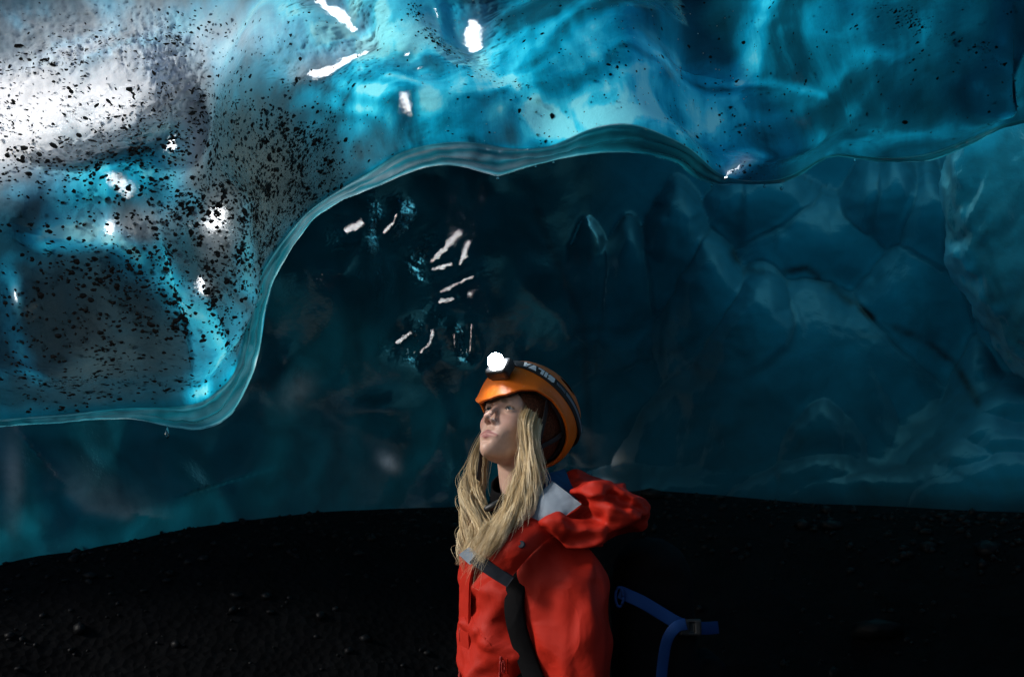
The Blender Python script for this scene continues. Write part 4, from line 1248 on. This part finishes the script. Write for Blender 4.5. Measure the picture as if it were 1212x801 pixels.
def folds(p, sx, sy, sz, seed, amp):
    """creases: sharp-ridged noise stretched along an axis"""
    q = p * np.array((sx, sy, sz))
    r = 1 - np.abs(fbm(q + 0.35 * fbm(q * 0.7, 2, seed + 5)[..., None], 3, seed)) * 2.4
    return amp * (np.clip(r, 0, 1) ** 1.7 - 0.45)


def near(d, fn, p, band=0.05):
    """evaluate fn only close to the surface"""
    out = np.zeros(d.shape)
    m = np.abs(d) < band
    if m.any(): out[m] = fn(p[m])
    return out


def crumple(p, sc_, seed, amp):
    """pinched cloth: flat facets meeting in sharp ridges"""
    q = p * np.asarray(sc_, float)
    return amp * (0.45 - worley(q + 0.5 * fbm(q * 0.6, 2, seed + 1)[..., None], seed, 28.0))


HEMZ = GZ + 0.80
SH_Z = float(P(640, 642, 2.5)[2])


def torso_sdf(p):
    z = p[..., 2]
    f = (z - HEMZ) / (SH_Z - HEMZ)
    cx = BX - 0.012 + 0.004 * np.sin(f * 3)
    rx = np.interp(f, [-.1, 0, .35, .7, .92, 1.05], [.145, .148, .150, .156, .130, .085]); ry = np.interp(f, [-.1, 0, .4, .75, .95, 1.05], [.185, .185, .18, .195, .16, .09])
    q = np.sqrt(((p[..., 0] - cx) / rx) ** 2 + ((p[..., 1] - BY) / ry) ** 2)
    d = (q - 1) * np.minimum(rx, ry) * 0.8
    d = np.maximum(d, np.maximum(HEMZ - z, z - SH_Z - 0.03))
    d = smin(d, ell(p, P(590, 745, 2.42), (0.085, 0.10, 0.13)), 0.06)      # chest on her left
    d = d + folds(p, 5, 4, 9, 401, 0.012) + near(d, lambda q: crumple(q, (7, 6, 11), 405, 0.055), p) + near(d, lambda q: crumple(q, (17, 15, 24), 409, 0.012), p)
    return d


V, F = nets(torso_sdf, (BX - 0.25, BY - 0.27, HEMZ - 0.02), (BX + 0.25, BY + 0.27, SH_Z + 0.06), 0.007)
jacket = empty("jacket", tuple(np.array((BX, BY, HEMZ)) - PINV)); jacket.parent = person
bpy.context.view_layer.update()
jbody = pmesh("jacket_body", V, F, M_RED, jacket)


def sleeve(sh, el_, wr, s):
    def f(p):
        d = cap(p, sh + np.array((-0.002, 0, -0.035)), el_, 0.098, 0.088)
        d = smin(d, cap(p, el_, wr + np.array((0, 0, 0.02)), 0.084, 0.055), 0.03)
        d = smin(d, ell(p, sh + np.array((-0.01, s * 0.02, -0.03)), (0.10, 0.075, 0.075)), 0.05)
        d = d + folds(p, 6, 5, 1.7, 421, 0.014) + near(d, lambda q: crumple(q, (9, 8, 3.6), 425, 0.055), p) + near(d, lambda q: crumple(q, (20, 18, 10), 429, 0.010), p)
        d = np.maximum(d, wr[2] + 0.015 - p[..., 2])
        return d
    lo_ = np.minimum(np.minimum(sh, el_), wr) - 0.15; hi_ = np.maximum(np.maximum(sh, el_), wr) + 0.15
    V, F = nets(f, lo_, hi_, 0.006)
    pmesh("sleeve", V, F, M_RED, jacket)


sleeve(SHL, ELL_, WRL, 1); sleeve(SHR, ELR, WRR, -1)


def hood_sdf(p):
    d = ell(p, P(708, 598, 2.44), (0.098, 0.185, 0.066))
    d = smin(d, ell(p, P(732, 614, 2.40), (0.058, 0.130, 0.044)), 0.035)
    d = smin(d, ell(p, P(672, 624, 2.37), (0.105, 0.130, 0.040)), 0.035)
    d = smin(d, ell(p, P(690, 575, 2.50), (0.065, 0.130, 0.034)), 0.03)
    d = smax(d, -ell(p, P(640, 588, 2.36), (0.085, 0.12, 0.082)), 0.012)
    d = d + folds(p, 6, 4.5, 10, 441, 0.012) + near(d, lambda q: crumple(q, (9, 7, 15), 445, 0.085), p) + near(d, lambda q: crumple(q, (20, 16, 30), 449, 0.016), p) + 0.008
    return d


V, F = nets(hood_sdf, P(560, 690, 2.5) - (0, 0.36, 0), P(800, 530, 2.5) + (0, 0.30, 0.02), 0.0045)
hood = pmesh("hood", V, F, M_RED, jacket)


def sheet(name, curves, m, parent, th=0.004, bulge=0.0, n=40, mm=30, wr=0.004, ws=30, seed=1):
    """thick cloth lofted through several (u, v, depth) curves"""
    C = np.stack([spx(c, n) for c in curves], 0)                # k,n,3
    k = len(curves)
    L = np.stack([spline(C[:, j], mm) for j in range(n)], 1)     # mm,n,3
    nn_ = gridnormals(L)
    if (nn_ * (np.array((0, 0, CAM_Z)) - L)).sum() < 0: nn_ = -nn_
    a = np.sin(np.linspace(0, math.pi, mm))[:, None] * np.sin(np.linspace(0, math.pi, n))[None]
    L = L + nn_ * (bulge * a + wr * fbm(L * ws, 3, seed))[..., None]
    nn_ = gridnormals(L)
    if (nn_ * (np.array((0, 0, CAM_Z)) - L)).sum() < 0: nn_ = -nn_
    T, B = L + nn_ * th / 2, L - nn_ * th / 2
    V = np.concatenate([T.reshape(-1, 3), B.reshape(-1, 3)])
    F = gridfaces(mm, n); K = mm * n
    idx_ = np.arange(K).reshape(mm, n)
    ring = np.concatenate([idx_[0, :], idx_[1:, -1], idx_[-1, -2::-1], idx_[-2:0:-1, 0]])
    r2 = np.roll(ring, -1)
    F = np.concatenate([F, F[:, ::-1] + K, np.stack([ring, r2, r2 + K, ring + K], 1)])
    return pmesh(name, V, F, m, parent)


# grey lining that shows inside the open collar, blue layer under it, dark collar round the neck
sheet("lining", [[(604, 618, 2.33), (630, 592, 2.33), (654, 570, 2.36)], [(626, 624, 2.30), (647, 606, 2.29), (672, 584, 2.32)], [(644, 627, 2.285), (666, 612, 2.28), (688, 597, 2.30)]], M_GREY, jacket, bulge=0.006, wr=0.006, seed=11)
sheet("inner_hood", [[(630, 575, 2.40), (645, 563, 2.42), (668, 556, 2.46)], [(632, 584, 2.37), (650, 574, 2.38), (676, 572, 2.42)], [(640, 592, 2.36), (660, 584, 2.36), (686, 592, 2.38)]], M_BLUE, jacket, bulge=0.006, wr=0.008, seed=12)
# collar flap folded open, with the navy edge and the snap button
sheet("collar_flap", [[(566, 656, 2.285), (592, 632, 2.27), (622, 610, 2.30)], [(584, 670, 2.26), (610, 645, 2.25), (642, 618, 2.28)], [(604, 684, 2.255), (628, 655, 2.25), (662, 626, 2.29)]], M_RED, jacket, bulge=0.014, wr=0.010, ws=22, seed=13)
sheet("flap_edge", [[(556, 665, 2.28), (578, 680, 2.262), (600, 694, 2.252)], [(566, 654, 2.278), (587, 668, 2.252), (608, 683, 2.247)]], M_NAVY, jacket, th=0.006, wr=0.001, seed=14)
sheet("collar_tip", [[(543, 656, 2.30), (556, 668, 2.285)], [(556, 647, 2.30), (568, 657, 2.285)]], M_GREY, jacket, th=0.005, wr=0.001, seed=15)


def disc(name, c, nrm, r, h, m, parent, seg=20):
    nrm = np.asarray(nrm, float); nrm /= np.linalg.norm(nrm)
    a = np.cross(nrm, (0, 0, 1.0)); a /= np.linalg.norm(a); b = np.cross(nrm, a)
    t = np.linspace(0, 2 * math.pi, seg, endpoint=False)[:, None]
    rings = [c + (a * np.cos(t) + b * np.sin(t)) * rr + nrm * hh for rr, hh in ((r, -h), (r, h * .6), (r * .85, h), (r * .55, h * .7), (r * .02, h * .6))]
    return pmesh(name, np.concatenate(rings), gridfaces(len(rings), seg, True), m, parent)


disc("snap_button", P(617, 644, 2.235), np.array((-0.35, -1, 0.35)), 0.0085, 0.003, M_NAVY, jacket)


def tube(pts, r, seg=8):
    pts = np.asarray(pts, float)
    t = np.gradient(pts, axis=0); t /= np.linalg.norm(t, axis=1, keepdims=True)
    ref = np.where(np.abs(t[:, 2:3]) > 0.9, np.array((1.0, 0, 0)), np.array((0, 0, 1.0)))
    a = np.cross(t, ref); a /= np.linalg.norm(a, axis=1, keepdims=True); b = np.cross(t, a)
    r = np.broadcast_to(np.asarray(r, float), (len(pts),))[:, None]
    G = np.stack([pts + (a * math.cos(x) + b * math.sin(x)) * r for x in np.linspace(0, 2 * math.pi, seg, endpoint=False)], 1)
    F = [tuple(f) for f in gridfaces(len(pts), seg, True)] + [tuple(range(seg))[::-1], tuple((len(pts) - 1) * seg + i for i in range(seg))]
    return G.reshape(-1, 3), F


# snap onto the torso surface: march from the camera until the torso field changes sign
def on_torso(u, v, lift=0.0, f=None, d0=2.05, d1=2.9):
    f = f or torso_sdf
    u = np.atleast_1d(np.asarray(u, float)); v = np.atleast_1d(np.asarray(v, float))
    dd = np.linspace(d0, d1, 240)
    Q = P(u[:, None], v[:, None], dd[None])
    S = f(Q) < 0
    i = np.where(S.any(1), S.argmax(1), 120)
    return P(u, v, dd[i] - lift)


def seam_tube(name, pts, r, m, parent, n=40, lift=0.0):
    s = spline([(a, b, 0) for a, b in pts], n)
    return pmesh(name, *tube(on_torso(s[:, 0], s[:, 1], lift), r), m, parent)


M_ZIP = principled("red_zip", (0.32, 0.012, 0.008), 0.5, scale=400, var=0.3, bump=0.5)
seam_tube("pocket_seam", [(552, 712), (562, 738), (578, 760), (594, 776)], 0.0022, M_RED, jacket)
seam_tube("pocket_zip", [(593, 776), (592, 790), (591, 815), (590, 850)], 0.0035, M_ZIP, jacket)
seam_tube("pocket_zip", [(600, 776), (600, 790), (599, 815), (598, 850)], 0.0022, M_RED, jacket)
pz = on_torso([595.5], [782], 0.006)[0]
tq = np.linspace(0, 2 * math.pi, 18)
pmesh("zip_pull", *tube(pz + np.stack([0.0035 * np.cos(tq), -0.003 + 0 * tq, -0.012 + 0.014 * np.sin(tq)], -1), 0.0012), M_ZIP, jacket)
fz = np.stack([np.full(60, float(P(546, 700, 2.45)[0])), np.full(60, BY - 0.07), np.linspace(float(P(545, 655, 2.45)[2]), float(P(545, 840, 2.45)[2]), 60)], -1)
fz[:, 0] += 0.004 * np.sin(np.linspace(0, 5, 60))
pmesh("front_zip", *tube(fz, 0.0035 + 0.0010 * np.sin(np.arange(60) * 3.1)), M_ZIP, jacket)
zp = fz[26]
pmesh("zip_pull", *tube(np.stack([zp + np.array((-0.004, -0.003, 0)), zp + np.array((-0.007, -0.004, -0.02)), zp + np.array((-0.004, -0.004, -0.042))]), [0.002, 0.0025, 0.003]), M_ZIP, jacket)
# front placket that stands out past the chest
sheet("placket", [[(545, 652, 2.43), (545, 700, 2.44), (544, 760, 2.44), (545, 840, 2.44)], [(562, 660, 2.37), (556, 700, 2.38), (556, 760, 2.38), (556, 840, 2.39)]], M_RED, jacket, th=0.006, wr=0.003, seed=21)

# neck gaiter
nbw = h2w(NECK_B); nt = h2w((-0.018, 0, -0.10))
ringp = []
for i, (f, r) in enumerate(((0.28, .062), (.45, .070), (.6, .078), (.78, .082), (.95, .086), (1.2, .098))):
    c_ = nt + (nbw - nt) * f
    t = np.linspace(0, 2 * math.pi, 48, endpoint=False)
    dirv = (nbw - nt) / np.linalg.norm(nbw - nt)
    a = np.cross(dirv, (0, 1.0, 0)); a /= np.linalg.norm(a); b = np.cross(dirv, a)
    ringp.append(c_ + (np.cos(t)[:, None] * a + np.sin(t)[:, None] * b) * r)
G = np.stack(ringp, 0); G = np.stack([spline(G[:, j], 24) for j in range(48)], 1)
G = G + (G - G.mean(1, keepdims=True)) * (0.10 * fbm(G * 25, 3, 77))[..., None]
Gi = G - (G - G.mean(1, keepdims=True)) * 0.08
Vg, Fg = thick(G, Gi)
pmesh("neck_gaiter", Vg, Fg, M_DARK)
pmesh("cord_lock", *tube(spx([(574, 603, 2.36), (584, 598, 2.355), (592, 592, 2.36)], 8), [.006, .008, .008, .008, .008, .007, .006, .004]), M_PLASTIC)

# trousers and boots (below the picture, so that she stands)
def trousers(p):
    d = ell(p, (BX + 0.02, BY, GZ + 0.90), (0.125, 0.170, 0.16))
    for s in (-1, 1):
        d = smin(d, cap(p, (BX + 0.02, BY + s * 0.088, GZ + 0.84), (BX, BY + s * 0.096, GZ + 0.47), 0.098, 0.078), 0.04)
        d = smin(d, cap(p, (BX, BY + s * 0.096, GZ + 0.47), (BX + 0.03, BY + s * 0.10, GZ + 0.14), 0.078, 0.068), 0.03)
    return np.maximum(d + folds(p, 6, 6, 12, 461, 0.008), np.maximum(GZ + 0.10 - p[..., 2], p[..., 2] - GZ - 1.0))


V, F = nets(trousers, (BX - 0.2, BY - 0.26, GZ + 0.05), (BX + 0.2, BY + 0.26, GZ + 1.03), 0.011)
pmesh("trousers", V, F, M_DARK)
for s in (-1, 1):
    def boot(p, s=s):
        an = np.array((BX + 0.03, BY + s * 0.10, GZ))
        d = cap(p, an + (0.0, 0, 0.22), an + (0.0, 0, 0.08), 0.058, 0.055)
        d = smin(d, cap(p, an + (0.0, 0, 0.055), an + (-0.17, 0, 0.045), 0.055, 0.045), 0.04)
        return np.maximum(d, GZ - 0.012 - p[..., 2])
    V, F = nets(boot, (BX - 0.25, BY + s * 0.10 - 0.09, GZ - 0.03), (BX + 0.13, BY + s * 0.10 + 0.09, GZ + 0.30), 0.008)
    pmesh("boot", V, F, M_BOOT)

# ------------------------------------------------------------------ backpack
backpack = empty("backpack", tuple(P(765, 800, 2.52)))
tag(backpack, "black backpack with a bright blue compression strap on the woman's back", "backpack")


def pack_sdf(p):
    d = rbox(p, P(772, 790, 2.52), (0.095, 0.155, 0.27), 0.06)
    d = smin(d, ell(p, P(770, 665, 2.52), (0.085, 0.14, 0.06)), 0.04)
    d = smin(d, rbox(p, P(838, 830, 2.52), (0.035, 0.11, 0.12), 0.03), 0.03)
    return d + folds(p, 6, 6, 7, 471, 0.008)


V, F = nets(pack_sdf, P(690, 1000, 2.52) - (0, .25, 0.02), P(890, 600, 2.52) + (0, .25, 0.02), 0.008)
pmesh("pack_bag", V, F, M_DARK, backpack)
c_ = spx([(733, 700, 2.335), (760, 712, 2.33), (785, 727, 2.335), (805, 738, 2.34), (828, 743, 2.37), (850, 742, 2.45)], 40)
pmesh("compression_strap", *ribbon(c_, np.tile((0.1, -1, 0.15), (40, 1)), 0.030, 0.003), M_STRAP, backpack)
c_ = spx([(812, 738, 2.334), (800, 742, 2.325), (790, 756, 2.325), (785, 780, 2.33), (782, 815, 2.335), (781, 860, 2.34)], 40)
pmesh("strap_tail", *ribbon(c_, np.tile((0.1, -1, 0.15), (40, 1)), 0.026, 0.003), M_STRAP, backpack)
V, F = nets(lambda p: smax(rbox(p, (0, 0, 0), (0.026, 0.007, 0.019), 0.005), -rbox(p, (0.004, -0.006, 0), (0.006, 0.006, 0.012), 0.002), 0.002), (-.03, -.012, -.024), (.03, .012, .024), 0.0022)
pmesh("buckle", V + P(817, 742, 2.345), F, M_PLASTIC, backpack)
tq = np.linspace(0, 2 * math.pi, 25)
pmesh("strap_ring", *tube(P(733, 706, 2.325) + np.stack([0.009 * np.cos(tq), 0 * tq, 0.022 * np.sin(tq)], -1), 0.0035), M_STRAP, backpack)
for far in (0, 1):
    if far:
        w_ = np.array([(640, 640, 2.66), (610, 650, 2.68), (590, 680, 2.70), (585, 740, 2.70), (610, 800, 2.68)])
        pts = P(w_[:, 0], w_[:, 1], w_[:, 2]); pts = spline(pts, 40)
        nr_ = np.tile((-1, 0.6, 0.3), (40, 1))
    else:
        s = spline([(655, 640, 0), (632, 655, 0), (610, 680, 0), (604, 715, 0), (612, 750, 0), (628, 790, 0), (650, 850, 0)], 60)
        pts = on_torso(s[:, 0], s[:, 1], 0.022)
        ker = np.ones(27) / 27
        pts = np.stack([np.convolve(np.pad(pts[:, i], 13, mode='edge'), ker, 'valid') for i in range(3)], 1)
        nr_ = np.tile((-0.45, -1, 0.2), (60, 1))
    pmesh("shoulder_strap", *ribbon(pts, nr_, 0.048, 0.012), M_DARK, backpack)

# ------------------------------------------------------------------ hair: wavy locks of fine strands
k = N("blonde_hair")
tone = k.attr("tone"); along = k.attr("along")
cc = k.ramp(tone, [(0.0, (0.26, 0.165, 0.072)), (0.45, (0.66, 0.50, 0.27)), (1.0, (0.90, 0.77, 0.54))])
M_HAIR = k.done(k.n("BsdfPrincipled", {"Base Color": cc, "Roughness": 0.38, "Specular IOR Level": 0.45}))
rng = np.random.default_rng(9)
LOCKS = [  # guide (u, v, depth), spread px at root, middle, tip, strands, wave
 ([(630, 476, 2.46), (622, 496, 2.405), (624, 524, 2.388), (622, 552, 2.372), (614, 580, 2.335), (598, 607, 2.29), (578, 632, 2.26), (562, 656, 2.265)], 3, 6, 7, 330, 1.0),
 ([(634, 480, 2.46), (626, 502, 2.40), (629, 528, 2.382), (628, 556, 2.362), (620, 584, 2.325), (604, 611, 2.275), (583, 636, 2.25), (565, 664, 2.26)], 3, 6, 7, 340, 1.1),
 ([(638, 488, 2.45), (630, 510, 2.40), (634, 536, 2.378), (634, 562, 2.352), (627, 588, 2.315), (613, 611, 2.275), (594, 633, 2.245), (572, 660, 2.25)], 2, 4, 6, 220, 1.1),
 ([(626, 478, 2.46), (618, 498, 2.41), (618, 530, 2.395), (616, 560, 2.375), (608, 588, 2.34), (590, 616, 2.30), (571, 640, 2.28), (557, 654, 2.285)], 2, 4, 6, 160, 1.2),
 ([(640, 495, 2.44), (635, 518, 2.39), (640, 546, 2.376), (639, 572, 2.355), (626, 600, 2.30), (604, 622, 2.26), (579, 650, 2.245), (552, 690, 2.26)], 2, 3, 5, 60, 1.6),
 ([(580, 505, 2.63), (567, 530, 2.60), (560, 552, 2.57), (555, 577, 2.52), (560, 602, 2.46), (563, 623, 2.41), (558, 642, 2.37), (552, 656, 2.36)], 3, 6, 6, 330, 1.0),
 ([(582, 512, 2.63), (571, 536, 2.60), (566, 560, 2.56), (564, 585, 2.50), (569, 608, 2.44), (572, 628, 2.38), (564, 648, 2.34), (555, 664, 2.33)], 3, 6, 7, 300, 1.1),
 ([(583, 520, 2.63), (575, 545, 2.59), (572, 570, 2.55), (571, 592, 2.49), (577, 612, 2.42), (579, 628, 2.36), (574, 645, 2.32), (562, 662, 2.30)], 3, 4, 6, 90, 1.1),
 ([(577, 508, 2.64), (564, 535, 2.61), (555, 560, 2.58), (550, 585, 2.54), (553, 612, 2.48), (550, 635, 2.44), (547, 655, 2.41), (545, 672, 2.40)], 3, 4, 5, 110, 1.5),
]
NP = 46
allV, allF, allT, allA = [], [], [], []
base_i = 0
for gi, (gd_, r0, r1, r2, cnt, wav) in enumerate(LOCKS):
    r1, r2 = r1 * 0.85, r2 * 0.7
    G0 = spline(gd_, NP)
    t = np.linspace(0, 1, NP)
    spread = np.interp(t, [0, 0.5, 1], [r0, r1, r2])
    nclump = 9
    coff = rng.normal(0, 0.62, (nclump, 2)); cph = rng.uniform(0, 6.28, nclump); cto = rng.normal(0, 0.20, nclump); cfr = rng.uniform(0.8, 1.3, nclump)
    for si in range(int(cnt * 1.15)):
        c = rng.integers(nclump)
        o = coff[c] + rng.normal(0, 0.20, 2)
        stray = rng.random() < 0.09
        if stray: o = o * 1.5 + rng.normal(0, 0.7, 2)
        ln = rng.uniform(0.80, 1.0) if not stray else rng.uniform(0.7, 1.1)
        tt_ = t * ln
        u = np.interp(tt_, t, G0[:, 0]); v = np.interp(tt_, t, G0[:, 1]); d = np.interp(tt_, t, G0[:, 2])
        w = 2 * math.pi * tt_ * 2.5 * cfr[c] + cph[c] + rng.normal(0, 0.35)
        am = wav * 3.9 * sm(0.12, 0.5, tt_) * (1.5 if stray else 1)
        du = o[0] * spread + am * np.cos(w) + 1.5 * perlin(np.stack([t * 5 + si, t * 0 + gi, t * 0], -1), 3)
        dd_ = (o[1] * spread + am * np.sin(w)) * 0.0021
        pts = P(u + du, v + 0.35 * du + am * 0.3 * np.sin(w + 1), d + dd_)
        r = np.interp(t, [0, .1, .8, 1], [.0005, .0006, .0005, .00015]) * rng.uniform(0.8, 1.2) * (0.6 if stray else 1)
        tg_ = np.gradient(pts, axis=0); tg_ /= np.linalg.norm(tg_, axis=1, keepdims=True)
        a = np.cross(tg_, (0.3, 1, 0.1)); a /= np.linalg.norm(a, axis=1, keepdims=True); b = np.cross(tg_, a)
        R = np.stack([pts + (a * math.cos(x) + b * math.sin(x)) * r[:, None] for x in (0, 2.094, 4.189)], 1)
        allV.append(R.reshape(-1, 3)); allF.append(gridfaces(NP, 3, True) + base_i); base_i += NP * 3
        tone_ = np.clip(0.66 + cto[c] + rng.normal(0, 0.14) + 0.10 * (t - 0.3), 0, 1)
        allT.append(np.repeat(tone_, 3)); allA.append(np.repeat(t, 3))
hair = pmesh("hair", np.concatenate(allV), np.concatenate(allF), M_HAIR, attrs={"tone": np.concatenate(allT), "along": np.concatenate(allA)})
